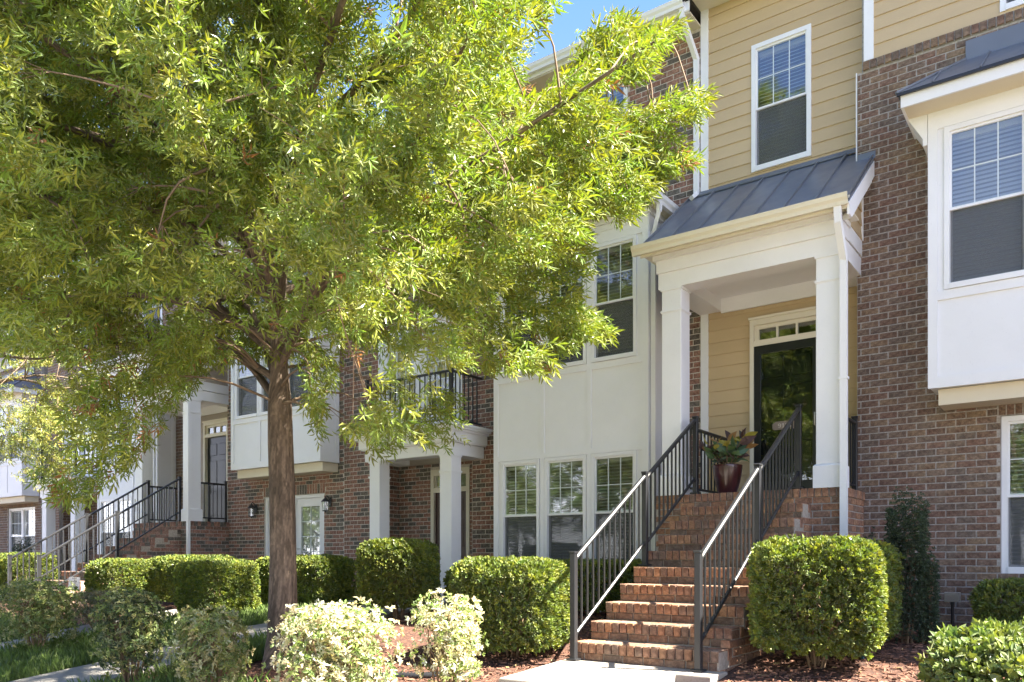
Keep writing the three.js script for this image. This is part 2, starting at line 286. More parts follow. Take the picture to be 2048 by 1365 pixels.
    if (blind) { const s = []; for (let y = y0 + f + 0.03; y < y1 - f - 0.07; y += 0.048) { const b = box(gx0 + 0.012, gx1 - 0.012, -0.0014, 0.0014, -0.024, 0.024); b.rotateX(blind); b.translate(0, y, z - 0.145); s.push(b); } s.push(box(gx0 + 0.01, gx1 - 0.01, y1 - f - 0.07, y1 - f - 0.005, z - 0.17, z - 0.115)); this.part('blind', s, M.blind, w, { kind: 'stuff' }); }
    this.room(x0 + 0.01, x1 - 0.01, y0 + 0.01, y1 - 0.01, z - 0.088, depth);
    return w;
  }
  gutter(x0, x1, y, z, mat = M.white) {                              // K-style gutter along x, y = top of the lip, z = outer face
    return this.part('gutter', profileX([[z - 0.115, y], [z - 0.115, y - 0.105], [z - 0.045, y - 0.115], [z - 0.036, y - 0.075], [z - 0.012, y - 0.045], [z - 0.004, y - 0.012], [z, y - 0.006], [z, y], [z - 0.012, y], [z - 0.016, y - 0.03], [z - 0.05, y - 0.095], [z - 0.107, y - 0.09], [z - 0.107, y]], x0, x1), mat);
  }
  downspout(pts, w = 0.075, d = 0.055) {                             // square pipe through points
    const s = [];
    for (let i = 0; i + 1 < pts.length; i++) {
      const a = V(...pts[i]), b = V(...pts[i + 1]), L = a.distanceTo(b), g = new THREE.BoxGeometry(w, L + (i + 2 < pts.length ? 0.02 : 0), d);
      g.applyQuaternion(new THREE.Quaternion().setFromUnitVectors(V(0, 1, 0), b.clone().sub(a).normalize())); const m = a.clone().add(b).multiplyScalar(0.5); g.translate(m.x, m.y, m.z); s.push(metric(g));
    }
    return this.part('downspout', s, M.white);
  }
  column(x0, x1, z0, z1, y0, y1, { plinth = 0.27, neck = 0.29 } = {}) {
    const s = [bevelBox(x0, x1, y0 + (plinth || 0), y1, z0, z1, 0.006)], yn = y1 - neck;
    if (plinth) { const e = 0.026; s.push(box(x0 - e, x1 + e, y0, y0 + plinth - 0.02, z0 - e, z1 + e)); const k = new THREE.CylinderGeometry((x1 - x0) / Math.SQRT2 + 0.006, (x1 - x0) / Math.SQRT2 + e * Math.SQRT2, 0.02, 4); k.rotateY(Math.PI / 4); k.scale(1, 1, (z1 - z0 + 0.02) / (x1 - x0 + 0.02)); k.translate((x0 + x1) / 2, y0 + plinth - 0.01, (z0 + z1) / 2); s.push(metric(k)); }
    const c = this.part('column', s, M.white);
    this.part('neck_moulding', [box(x0 - 0.014, x1 + 0.014, yn - 0.011, yn + 0.011, z0 - 0.014, z1 + 0.014), box(x0 - 0.006, x1 + 0.006, yn - 0.022, yn - 0.011, z0 - 0.006, z1 + 0.006)], M.white, c);
    this.part('capital', [box(x0 - 0.012, x1 + 0.012, y1 - 0.03, y1 - 0.001, z0 - 0.012, z1 + 0.012)], M.white, c);
    return c;
  }
}
function railing(name, label, paths, group) {                        // paths: [[x,y,z] base of post, ...] posts joined by rails; y = height of the walking line
  const t = thing(name, label, 'railing', paths.origin, group), o = V(...paths.origin), H = 0.90;
  const rel = a => V(...a).sub(o);
  for (const a of paths.posts) { const b = rel(a), top = a[3] || 1.0; const p = mesh('post', [bevelBox(b.x - 0.029, b.x + 0.029, b.y, b.y + top, b.z - 0.029, b.z + 0.029, 0.004)], M.iron, t); mesh('post_cap', [bevelBox(b.x - 0.035, b.x + 0.035, b.y + top, b.y + top + 0.022, b.z - 0.035, b.z + 0.035, 0.007)], M.iron, p); if (a[4]) mesh('base_plate', [bevelBox(b.x - 0.055, b.x + 0.055, b.y, b.y + 0.022, b.z - 0.055, b.z + 0.055, 0.005)], M.iron, p); }
  for (const [A, B, hTop, hBot, n] of paths.rails) {
    const a = rel(A), b = rel(B), dir = b.clone().sub(a), L = dir.length(); dir.normalize();
    const bar = (h, w, hh, nm) => { const s = new THREE.Shape(); const e = Math.min(w, hh) * 0.3; s.moveTo(-w / 2 + e, -hh / 2); s.lineTo(w / 2 - e, -hh / 2); s.lineTo(w / 2, -hh / 2 + e * 0.6); s.lineTo(w / 2, hh / 2 - e); s.lineTo(w / 2 - e, hh / 2); s.lineTo(-w / 2 + e, hh / 2); s.lineTo(-w / 2, hh / 2 - e); s.lineTo(-w / 2, -hh / 2 + e * 0.6); s.closePath(); const g = new THREE.ExtrudeGeometry(s, { depth: L, bevelEnabled: false }); const q = new THREE.Matrix4().lookAt(b, a, V(0, 1, 0)); g.applyMatrix4(q); g.translate(a.x, a.y + h, a.z); return mesh(nm, [metric(g)], M.iron, t); };
    bar(hTop, 0.05, 0.04, 'top_rail'); bar(hBot, 0.034, 0.03, 'bottom_rail');
    for (let i = 1; i <= n; i++) { const p = a.clone().lerp(b, i / (n + 1)); mesh('baluster', [box(p.x - 0.0085, p.x + 0.0085, p.y + hBot, p.y + hTop, p.z - 0.0085, p.z + 0.0085)], M.iron, t); }
  }
  return t;
}

/** The house type with a raised porch and an upper bay: the near house, and others of its kind along the row. */
function porchHouse(cfg) {
  const h = new House(cfg.label, [-1.5, 0, 0], cfg.shift, cfg.near), sid = cfg.siding, sd = cfg.seed, br = cfg.blend;
  // main brick wall with its lower opening
  const lo = cfg.lower === 'french' ? [-1.06, 0.86, 0.04, 2.10] : [-0.88, 1.02, 0.63, 2.37];
  const sold = [lo[0] - 0.03, lo[1] + 0.03, lo[3], lo[3] + 0.20];
  const soldiers = []; { const n = Math.round((sold[1] - sold[0]) / BH); for (let i = 0; i < n; i++) soldiers.push({ u: sold[0] + (i + 0.5) * (sold[1] - sold[0]) / n, y: sold[2] + 0.105, set: SOLDIER, z: 0.005 }); }
  h.bricks('brick_wall', 'front', 0, -2.38, 1.45, -0.32, 6.685, { holes: [lo], skip: [sold, [-1.46, 1.30, 2.72, 5.72]], extra: soldiers, blend: br, seed: sd });
  const course = h.part('brick_course', box(-2.31, 1.45, 6.687, 6.795, -0.10, 0.012), M.mortar);
  { const w = new THREE.Object3D(); course.add(w); course.remove(w); const lst = uprights(-2.315, 1.45, 6.741, 0.0815, { z: 0.035 }).map(b => ({ ...b, u: b.u - h.p[0] })); layBricks(course, lst, br, cfg.near ? 40 : 0, sd + 3); }
  if (cfg.lower === 'french') {
    const [a, b, c, d] = lo, m = (a + b) / 2, z = -0.03;
    const fr = h.part('door_frame', [box(a, a + 0.07, c, d, z - 0.10, z), box(b - 0.07, b, c, d, z - 0.10, z), box(a + 0.07, b - 0.07, d - 0.07, d, z - 0.10, z), box(a + 0.07, b - 0.07, c, c + 0.03, z - 0.1, z + 0.02)], M.white);
    for (const [p, q] of [[a + 0.075, m - 0.05], [m + 0.05, b - 0.075]]) {
      const g0 = p + 0.13, g1 = q - 0.13, y0 = c + 0.28, y1 = d - 0.24;
      const dr = h.part('french_door', [plate(p, q, c + 0.035, d - 0.075, z - 0.075, z - 0.03, [[g0, g1, y0, y1]])], M.white);
      for (let j = 0; j < 5; j++) for (let i = 0; i < 2; i++) h.part('pane', box(lerp(g0, g1, i / 2), lerp(g0, g1, (i + 1) / 2), lerp(y0, y1, j / 5), lerp(y0, y1, (j + 1) / 5), z - 0.052, z - 0.0505), M.glass, dr);
      for (let j = 1; j < 5; j++) h.part('muntin', box(g0, g1, lerp(y0, y1, j / 5) - 0.008, lerp(y0, y1, j / 5) + 0.008, z - 0.058, z - 0.042), M.muntin, dr);
      h.part('muntin', box((g0 + g1) / 2 - 0.007, (g0 + g1) / 2 + 0.007, y0, y1, z - 0.057, z - 0.043), M.muntin, dr);
      const cur = []; for (let i = 0; i < 14; i++) { const x = lerp(g0 + 0.01, g1 - 0.04, i / 13); cur.push(tube([V(x, y0 + 0.01, z - 0.095), V(x + 0.006, (y0 + y1) / 2, z - 0.095), V(x, y1 - 0.02, z - 0.092)], 0.013, 0.011, 5)); } h.part('curtain', cur, M.curtain, dr);
      h.part('handle', [tube([V(q < m + 0.2 ? q - 0.06 : p + 0.06, c + 0.95, z - 0.03), V(q < m + 0.2 ? q - 0.06 : p + 0.06, c + 0.95, z + 0.02), V(q < m + 0.2 ? q - 0.15 : p + 0.15, c + 0.95, z + 0.025)], 0.01, 0.009, 6)], M.brass, dr);
    }
    h.part('mullion', box(m - 0.048, m + 0.048, c + 0.035, d - 0.075, z - 0.09, z - 0.01), M.white);
    h.room(a, b, c, d, z - 0.12, 1.3);
  } else {
    h.window(lo[0], -0.005 + (lo[0] + lo[1]) / 2, lo[2], lo[3], -0.035, { frame: 0.06, blind: 0.3, depth: 1.3 }); h.window(0.005 + (lo[0] + lo[1]) / 2, lo[1], lo[2], lo[3], -0.035, { frame: 0.06, blind: 0.3, depth: 1.3 });
  }
  // upper siding, forward part, with its window
  const uw = [-0.89, 0.06, 6.83, 8.42];
  h.siding(-2.28, 1.45, 6.797, 8.56, -0.005, [uw], sid, sd + 5, 0.168);
  h.window(uw[0], uw[1], uw[2], uw[3], 0.022, { blind: 0.4, depth: 1.2 });
  h.part('corner_board', [box(-2.30, -2.19, 6.80, 8.56, -0.42, 0.022)], M.white);
  // porch wall: recessed siding over full height, door and window
  const uwin = [-3.82, -3.03, 6.04, 7.76], dr = [-3.83, -2.86, 1.60, 4.02];
  h.siding(-4.44, -2.352, 1.60, 8.52, -0.40, [uwin, dr], sid, sd + 9);
  h.window(uwin[0], uwin[1], uwin[2], uwin[3], -0.365, { blind: 0.75, frame: 0.058, depth: 1.1 });
  h.part('corner_board', [box(-4.55, -4.44, 1.55, 8.52, -0.46, -0.372)], M.white);
  h.part('edge_trim', [box(-2.394, -2.383, 5.62, 6.70, -0.43, 0.002)], M.white);
  // eaves and the body behind
  h.part('soffit', [box(-4.55, -2.30, 8.52, 8.55, -0.45, 0.04), box(-2.30, 1.45, 8.56, 8.59, -0.05, 0.35)], M.ivory);
  h.part('fascia', [box(-4.55, -2.30, 8.50, 8.68, 0.0, 0.022), box(-2.30, 1.45, 8.54, 8.70, 0.33, 0.352)], M.white);
  h.gutter(-4.62, -2.28, 8.70, 0.14); h.gutter(-2.32, 1.45, 8.72, 0.47);
  h.part('main_roof', [profileX([[0.1, 8.69], [0.1, 8.73], [-5.2, 11.8], [-10.4, 8.73], [-10.4, 8.69]], -4.55, -2.31), profileX([[0.41, 8.71], [0.41, 8.75], [-5.2, 12.0], [-10.4, 8.75], [-10.4, 8.71]], -2.31, 1.45)], M.shingle);
  h.part('rear_wall', [box(-4.53, 1.43, -0.3, 8.6, -10.0, -1.7), box(-4.53, -4.47, -0.3, 8.5, -1.7, -0.47), box(1.37, 1.43, -0.3, 8.5, -1.7, -0.11), box(-2.35, -2.29, -0.3, 8.5, -1.7, -0.11)], M.mortar);
  // door with transom
  { const [a, b, c, d] = dr, z = -0.33, cas = 0.055;
    const df = h.part('door_frame', [box(a, a + cas, c, d, -0.42, z), box(b - cas, b, c, d, -0.42, z), box(a + cas, b - cas, d - 0.075, d, -0.42, z), box(a + cas, b - cas, 3.66, 3.735, -0.42, z - 0.008), box(a - 0.012, b + 0.012, d - 0.002, d + 0.03, -0.38, z + 0.025), box(a + cas, b - cas, c, c + 0.03, -0.5, z + 0.03)], M.ivory);
    for (let i = 0; i < 3; i++) h.part('transom_pane', box(lerp(a + 0.10, b - 0.10, i / 3) + 0.012, lerp(a + 0.10, b - 0.10, (i + 1) / 3) - 0.012, 3.745, 3.90, -0.405, -0.4035), M.glass, df);
    h.part('transom_sash', [plate(a + cas, b - cas, 3.736, d - 0.076, -0.41, -0.375, [0, 1, 2].map(i => [lerp(a + 0.10, b - 0.10, i / 3) + 0.012, lerp(a + 0.10, b - 0.10, (i + 1) / 3) - 0.012, 3.748, 3.895]))], M.ivory, df);
    h.room(a + 0.05, b - 0.05, 3.7, 3.95, -0.43, 1.1);
    const p0 = a + cas + 0.002, p1 = b - cas - 0.002;
    if (cfg.door === 'storm') {
      const sdoor = h.part('storm_door', [plate(p0, p1, c + 0.032, 3.658, -0.375, -0.338, [[p0 + 0.085, p1 - 0.085, c + 0.22, 3.55]])], M.doorBlack);
      h.part('storm_pane', box(p0 + 0.083, p1 - 0.083, c + 0.218, 3.552, -0.358, -0.3565), M.doorGlass, sdoor);
      h.part('handle', [tube([V(p1 - 0.045, 2.52, -0.335), V(p1 - 0.045, 2.52, -0.285), V(p1 - 0.045, 2.68, -0.285), V(p1 - 0.045, 2.68, -0.335)], 0.011, 0.011, 6)], M.brass, sdoor);
      const plq = document.createElement('canvas'); plq.width = 256; plq.height = 96; const x = plq.getContext('2d'); x.fillStyle = '#8d7d70'; x.fillRect(0, 0, 256, 96); x.fillStyle = '#cbbfae'; x.font = 'bold 64px serif'; x.textAlign = 'center'; x.textBaseline = 'middle'; x.fillText('9134', 128, 50);
      const tx = new THREE.CanvasTexture(plq); tx.colorSpace = THREE.SRGBColorSpace;
      const s = new THREE.Shape(); s.moveTo(-0.15, -0.02); s.absarc(-0.135, -0.025, 0.03, Math.PI * 0.9, Math.PI * 1.5, false); s.lineTo(-0.12, -0.055); s.lineTo(0.12, -0.055); s.absarc(0.135, -0.025, 0.03, -Math.PI * 0.5, 0, false); s.lineTo(0.165, 0.025); s.lineTo(0.12, 0.055); s.lineTo(-0.12, 0.055); s.lineTo(-0.165, 0.02); s.closePath();
      const pg = new THREE.ExtrudeGeometry(s, { depth: 0.012, bevelEnabled: false }); { const p = pg.attributes.position, uv = pg.attributes.uv; for (let i = 0; i < p.count; i++) uv.setXY(i, p.getX(i) / 0.33 + 0.5, p.getY(i) / 0.115 + 0.5); } pg.translate(-3.36, 2.56, -0.352);
      h.part('number_plaque', pg, std(C(1, 1, 1), 0.6, { map: tx }), sdoor, { label: 'tan oval house number plaque reading 9134' });
    }
    const md = h.part('door', [box(p0, p1, c + 0.032, 3.658, -0.455, -0.412)], M.doorBlack);
    const pan = []; for (const [qx0, qx1] of [[p0 + 0.11, (p0 + p1) / 2 - 0.05], [(p0 + p1) / 2 + 0.05, p1 - 0.11]]) for (const [qy0, qy1] of [[c + 0.20, c + 0.75], [c + 0.92, c + 1.50], [c + 1.62, c + 1.90]]) pan.push([qx0, qx1, qy0, qy1]);
    for (const [qa, qb, qc, qd] of pan) h.part('door_panel', [bevelBox(qa, qb, qc, qd, -0.42, -0.402, 0.008)], M.doorBlack, md);
    h.part('handle', [tube([V(p1 - 0.07, 2.55, -0.41), V(p1 - 0.07, 2.55, -0.37)], 0.022, 0.028, 8)], M.brass, md);
  }
  // porch: columns, beams, ceiling, shed roof
  h.column(-4.515, -4.25, 0.685, 0.95, 1.595, 4.23, { plinth: 0.27 }); h.column(-2.605, -2.34, 0.685, 0.95, 1.595, 4.23, { plinth: 0.27 });
  h.part('porch_beam', [box(-4.56, -2.335, 4.23, 4.43, 0.67, 0.955), box(-4.575, -2.32, 4.43, 4.64, 0.66, 0.985), box(-4.60, -2.30, 4.585, 4.645, 0.64, 1.04)], M.white);
  h.part('porch_beam', [box(-4.56, -4.24, 4.23, 4.6, -0.375, 0.67)], M.white);
  h.part('porch_beam', [box(-2.62, -2.337, 4.23, 4.44, -0.375, 0.67), box(-2.60, -2.322, 4.452, 4.64, 0.0, 0.66)], M.white);
  h.part('porch_ceiling', [box(-4.24, -2.62, 4.40, 4.43, -0.372, 0.67)], M.white);
  h.part('frieze_board', [box(-4.24, -2.62, 4.20, 4.399, -0.372, -0.34)], M.white);
  const ze = 1.20, ye = 4.71, zt = -0.37, yt = 5.92, sl = (yt - ye) / (ze - zt), ry = z => yt - (z - zt) * sl;
  const roof = h.part('porch_roof', [profileX([[zt, yt - 0.05], [zt, yt - 0.012], [ze, ye - 0.012], [ze, ye - 0.05]], -4.72, -2.40), profileX([[0.012, ry(0.012) - 0.05], [0.012, ry(0.012) - 0.012], [ze, ye - 0.012], [ze, ye - 0.05]], -2.40, -2.185)], M.roof);
  const seams = [-4.70, -4.335, -3.985, -3.635, -3.285, -2.935, -2.585, -2.205];
  for (let i = 0; i + 1 < seams.length; i++) { const last = i === seams.length - 2, z0 = last ? 0.02 : zt; h.part('roof_panel', profileX([[z0, ry(z0) - 0.011], [z0, ry(z0)], [ze + 0.02, ry(ze + 0.02)], [ze + 0.02, ry(ze + 0.02) - 0.011]], seams[i] + 0.004, seams[i + 1] - 0.004), M.roof, roof); }
  for (const [i, x] of seams.entries()) { const z0 = i === seams.length - 1 ? 0.02 : zt; h.part('roof_seam', profileX([[z0, ry(z0) - 0.002], [z0, ry(z0) + 0.034], [ze + 0.02, ry(ze + 0.02) + 0.034], [ze + 0.02, ry(ze + 0.02) - 0.002]], x - 0.009, x + 0.009), M.roof, roof); }
  h.part('flashing', [profileX([[zt, yt + 0.05], [zt + 0.012, yt + 0.05], [zt + 0.05, yt - 0.005], [zt + 0.05, yt - 0.025], [zt, yt]], -4.60, -2.41), profileX([[0.008, 5.69], [0.016, 5.69], [0.024, 5.60], [0.008, 5.61]], -2.37, -2.17)], M.roof, roof);
  h.part('rake_board', [profileX([[0.03, ry(0.03) - 0.052], [ze + 0.01, ry(ze) - 0.055], [ze + 0.01, ry(ze) - 0.19], [ze - 0.1, ry(ze) - 0.19], [0.03, ry(0.03) - 0.235]], -2.205, -2.178), profileX([[0.03, ry(0.03) - 0.24], [1.04, ry(1.04) - 0.24], [1.04, ry(1.04) - 0.30], [0.03, ry(0.03) - 0.30]], -2.29, -2.206)], M.white);
  { const gb = h.part('gable_siding', profileX([[0.01, 4.64], [0.95, 4.64], [0.95, ry(0.95) - 0.06], [0.01, ry(0.01) - 0.06]], -2.36, -2.335), sid[0]);
    for (let y = 4.64; y < 5.4; y += 0.17) { const zmax = Math.min(0.95, zt + (yt - 0.07 - (y + 0.17)) / sl); if (zmax > 0.06) h.part('board', [profileZ([[-2.334, y], [-2.314, y], [-2.327, y + 0.17], [-2.334, y + 0.17]], 0.03, zmax)], sid[1], gb); }
    h.part('edge_trim', [box(-2.345, -2.305, 4.64, ry(0.03) - 0.2, 0.004, 0.034)], M.white, gb); }
  h.gutter(-4.78, -2.185, 4.735, 1.30, M.ivory); h.part('porch_soffit', [box(-4.70, -2.21, 4.64, 4.655, 0.66, 1.19)], M.ivory); h.part('porch_fascia', [box(-4.70, -2.20, 4.60, 4.71, 1.165, 1.185)], M.ivory);
  h.downspout([[-2.30, 4.64, 1.22], [-2.30, 4.46, 1.20], [-2.285, 4.10, 1.02], [-2.285, 0.25, 1.02], [-2.25, 0.06, 1.10]]);
  h.part('pipe_strap', [box(-2.335, -2.235, 2.78, 2.805, 0.985, 1.052)], M.white);
  // upper bay
  const bx0 = -1.53, bx1 = 1.33, zb = 0.50, wx = [-1.37, -0.53, 0.31], wh = wx.map(x => [x, x + 0.79, 3.73, 5.50]);
  const bay = h.part('bay', [plate(bx0 + 0.01, bx1 - 0.01, 2.67, 5.72, zb - 0.05, zb - 0.018, wh), box(bx0 + 0.012, bx0 + 0.05, 2.68, 5.72, 0.01, zb - 0.05), box(bx1 - 0.05, bx1 - 0.012, 2.68, 5.72, 0.01, zb - 0.05), box(bx0 + 0.05, bx1 - 0.05, 2.672, 2.70, 0.01, zb - 0.05)], M.white);
  const tr = (a, b, c, d, p = 0) => h.part('trim_board', box(a, b, c, d, zb - 0.018 + 0.001, zb + p), M.white, bay);
  tr(bx0, bx0 + 0.095, 2.668, 5.70); tr(bx1 - 0.095, bx1, 2.668, 5.70); tr(bx0 + 0.095, bx1 - 0.095, 2.666, 2.79); tr(bx0 + 0.095, bx1 - 0.095, 3.625, 3.725); tr(bx0 + 0.095, bx1 - 0.095, 5.505, 5.70);
  for (const x of [wx[1] - 0.05, wx[2] - 0.05]) tr(x, x + 0.05, 2.79, 3.625); for (const x of [wx[1] - 0.046, wx[2] - 0.046]) tr(x, x + 0.042, 3.725, 5.505);
  h.part('trim_board', box(bx1 - 0.012, bx1, 2.668, 5.70, 0.02, 0.11), M.white, bay); h.part('trim_board', box(bx1 - 0.012, bx1, 2.666, 2.79, 0.11, zb - 0.1), M.white, bay); h.part('trim_board', box(bx1 - 0.012, bx1 + 0.001, 2.669, 5.70, zb - 0.1, zb - 0.018), M.white, bay);
  for (const [a, b, c, d] of wh) h.window(a, b, c, d, zb + 0.004, { blind: 0.9, depth: 0.34, frame: 0.052 });
  h.part('bay_bracket', [box(-1.44, 1.28, 2.49, 2.665, 0.008, 0.40)], M.cream);
  h.part('bay_soffit', [box(bx0 - 0.20, bx1 + 0.20, 5.70, 5.715, 0.01, zb + 0.30)], M.cream);  // cream carries the warm ground bounce in the soffit colour
  h.part('bay_fascia', [box(bx0 - 0.215, bx1 + 0.215, 5.69, 5.835, zb + 0.30, zb + 0.325), box(bx0 - 0.215, bx0 - 0.19, 5.69, 5.835, 0.01, zb + 0.30), box(bx1 + 0.19, bx1 + 0.215, 5.69, 5.835, 0.01, zb + 0.30)], M.white);
  h.part('soffit_return', [profileZ([[bx0 - 0.20, 5.70], [bx0 - 0.005, 5.70], [bx0 - 0.005, 5.36], [bx0 - 0.05, 5.36], [bx0 - 0.05, 5.44]], 0.02, zb + 0.0)], M.white);
  { const x0 = bx0 - 0.25, x1 = bx1 + 0.25, y0 = 5.84, y1 = 6.43, zf = zb + 0.36, q = [V(x0, y0, zf), V(x1, y0, zf), V(x1 - 0.56, y1, 0.012), V(x0 + 0.56, y1, 0.012), V(x0, y0, 0.012), V(x1, y0, 0.012)];
    const f = (...i) => i.flatMap(k => q[k].toArray()), pos = [...f(0, 1, 2), ...f(0, 2, 3), ...f(4, 0, 3), ...f(1, 5, 2), ...f(0, 5, 1), ...f(0, 4, 5)]; const g = new THREE.BufferGeometry(); g.setAttribute('position', new THREE.Float32BufferAttribute(pos, 3)); g.computeVertexNormals();
    const br2 = h.part('bay_roof', metric(g), M.roof);
    h.part('drip_edge', [box(x0, x1, y0 - 0.03, y0 + 0.002, zf - 0.02, zf + 0.004)], M.iron, br2);
    for (let i = 0; i < 7; i++) { const xb = lerp(x0 + 0.35, x1 - 0.35, i / 6), d = V(0, y1 - y0, 0.012 - zf), tmax = Math.min(1, (xb - x0) / 0.56, (x1 - xb) / 0.56), a = V(xb, y0 + 0.012, zf), b = a.clone().addScaledVector(d, tmax); h.part('roof_seam', tube([a, b], 0.012, 0.012, 4), M.roof, br2); }
    for (const s of [0, 1]) h.part('hip_cap', tube([s ? q[1] : q[0], s ? q[2] : q[3]].map(v => v.clone().add(V(0, 0.008, 0))), 0.02, 0.02, 5), M.roof, br2);
    h.part('flashing', [box(x0 + 0.56, x1 - 0.56, y1 - 0.02, y1 + 0.20, 0.012, 0.03)], M.roof, br2); }
  return h;
}

/** The house type with a ground-floor portico under a balcony and a two-storey white bay. */
function porticoHouse(cfg) {
  const h = new House(cfg.label, [-8.2, 0, -0.4], cfg.shift, cfg.near), sd = cfg.seed, br = cfg.blend, zw = -0.40;
  const bx0 = -7.80, bx1 = -5.08, zb = 0.20;
  // wall right of and above the bay, wall left of the portico recess, back of the recess
  const uw = [-6.62, -5.72, 6.45, 8.02], uw2 = [-10.4, -9.5, 6.45, 8.02];
  h.bricks('brick_wall', 'front', zw, -8.72, -4.56, -0.3, 8.32, { holes: [uw], skip: [[bx0 + 0.05, bx1 - 0.05, -0.3, 5.75]], blend: br, seed: sd });
  const bd = [-11.0, -8.95, 3.02, 5.2];
  h.bricks('brick_wall', 'front', zw, -11.95, -8.72, -0.3, 8.32, { holes: [[-11.22, -8.72, -0.3, 2.62], bd, uw2], blend: br, seed: sd + 1 });
  h.window(...uw, zw + 0.02, { blind: 0.4, depth: 1.3 }); h.window(...uw2, zw + 0.02, { blind: 0.4, depth: 1.3 });
  const dr = [-10.38, -9.42, 0.10, 2.49];
  h.bricks('recess_wall', 'front', -1.18, -11.22, -8.70, 0.0, 2.62, { holes: [dr], blend: br, seed: sd + 2, most: 260 });
  h.bricks('recess_wall', 'side', -11.22, 0.5, 1.18, 0.0, 2.62, { blend: br, seed: sd + 4, most: 120 });
  h.part('recess_ceiling', [box(-11.22, -8.72, 2.60, 2.64, -1.18, -0.48)], M.ivory);
  h.part('recess_floor', [box(-11.22, -8.72, -0.05, 0.10, -1.18, -0.42)], M.path);
  h.part('recess_side', [box(-8.72, -8.70, 0.0, 2.62, -1.18, -0.5)], M.mortar);
  { const [a, b, c, d] = dr, z = -1.20;
    const df = h.part('door_frame', [box(a, a + 0.08, c, d, z - 0.1, z + 0.03), box(b - 0.08, b, c, d, z - 0.1, z + 0.03), box(a + 0.08, b - 0.08, d - 0.12, d, z - 0.1, z + 0.03), box(a + 0.08, b - 0.08, 2.05, 2.14, z - 0.1, z + 0.025)], M.ivory);
    for (let i = 0; i < 3; i++) h.part('transom_pane', box(lerp(a + 0.10, b - 0.10, i / 3) + 0.012, lerp(a + 0.10, b - 0.10, (i + 1) / 3) - 0.012, 2.15, 2.36, z - 0.03, z - 0.0285), M.glass, df);
    h.part('transom_bar', [0, 1, 2, 3].map(i => box(lerp(a + 0.10, b - 0.10, i / 3) - 0.012, lerp(a + 0.10, b - 0.10, i / 3) + 0.012, 2.14, 2.37, z - 0.04, z - 0.01)), M.ivory, df);
    h.room(a + 0.03, b - 0.03, 2.1, 2.45, z - 0.1, 0.6);
    const p0 = a + 0.082, p1 = b - 0.082, md = h.part('door', [box(p0, p1, c + 0.03, 2.049, z - 0.07, z - 0.025)], M.doorMaroon);
    for (const [x0, x1] of [[p0 + 0.1, (p0 + p1) / 2 - 0.045], [(p0 + p1) / 2 + 0.045, p1 - 0.1]]) for (const [y0, y1] of [[c + 0.2, c + 0.75], [c + 0.92, c + 1.45], [c + 1.58, c + 1.84]]) h.part('door_panel', [bevelBox(x0, x1, y0, y1, z - 0.035, z - 0.015, 0.008)], M.doorMaroon, md);
    h.part('handle', [tube([V(p0 + 0.07, c + 0.95, z - 0.025), V(p0 + 0.07, c + 0.95, z + 0.03)], 0.022, 0.028, 8)], M.brass, md); }
  // portico
  h.column(-10.36, -10.11, 0.20, 0.45, 0.02, 2.49, { plinth: 0, neck: 0.27 }); h.column(-8.72, -8.47, 0.20, 0.45, 0.02, 2.49, { plinth: 0, neck: 0.27 });
  h.part('portico_beam', [box(-10.46, -8.47 + 0.01, 2.49, 2.68, 0.19, 0.46), box(-10.46, -10.19, 2.49, 2.68, -0.39, 0.19), box(-8.73, -8.46, 2.49, 2.68, -0.39, 0.19)], M.white);
  h.part('portico_frieze', [box(-10.52, -8.41, 2.685, 2.705, -0.39, 0.50), box(-10.55, -8.385, 2.705, 2.86, -0.39, 0.53)], M.white);
  h.part('portico_cornice', [box(-10.63, -8.345, 2.86, 2.895, -0.39, 0.575), box(-10.70, -8.30, 2.895, 2.93, -0.39, 0.62), box(-10.74, -8.27, 2.93, 2.968, -0.39, 0.655)], M.white);
  h.part('portico_ceiling', [box(-10.19, -8.73, 2.60, 2.63, -0.40, 0.19)], M.ivory);
  h.part('portico_step', [box(-10.55, -8.35, -0.25, 0.02, -0.39, 0.62)], M.path);
  // balcony door pair
  { const [a, b, c, d] = bd, z = zw - 0.02, m = (a + b) / 2;
    h.part('door_frame', [box(a, a + 0.09, c, d, z - 0.08, z + 0.03), box(b - 0.09, b, c, d, z - 0.08, z + 0.03), box(a + 0.09, b - 0.09, d - 0.1, d, z - 0.08, z + 0.03), box(a + 0.09, b - 0.09, c, c + 0.05, z - 0.08, z + 0.03), box(m - 0.04, m + 0.04, c + 0.05, d - 0.1, z - 0.08, z + 0.02)], M.white);
    for (const [p, q] of [[a + 0.09, m - 0.04], [m + 0.04, b - 0.09]]) {
      const bdoor = h.part('balcony_door', [plate(p, q, c + 0.05, d - 0.1, z - 0.06, z - 0.015, [[p + 0.11, q - 0.11, c + 0.35, d - 0.25]])], M.white);
      for (let i = 0; i < 3; i++) for (let j = 0; j < 5; j++) h.part('pane', box(lerp(p + 0.11, q - 0.11, i / 3), lerp(p + 0.11, q - 0.11, (i + 1) / 3), lerp(c + 0.35, d - 0.25, j / 5), lerp(c + 0.35, d - 0.25, (j + 1) / 5), z - 0.04, z - 0.0385), M.glass, bdoor);
      for (let j = 1; j < 5; j++) h.part('muntin', box(p + 0.11, q - 0.11, lerp(c + 0.35, d - 0.25, j / 5) - 0.008, lerp(c + 0.35, d - 0.25, j / 5) + 0.008, z - 0.045, z - 0.03), M.muntin, bdoor);
      for (let i = 1; i < 3; i++) { const x = lerp(p + 0.11, q - 0.11, i / 3); h.part('muntin', box(x - 0.008, x + 0.008, c + 0.35, d - 0.25, z - 0.044, z - 0.031), M.muntin, bdoor); }
    }
    h.room(a, b, c, d, z - 0.10, 1.4); }
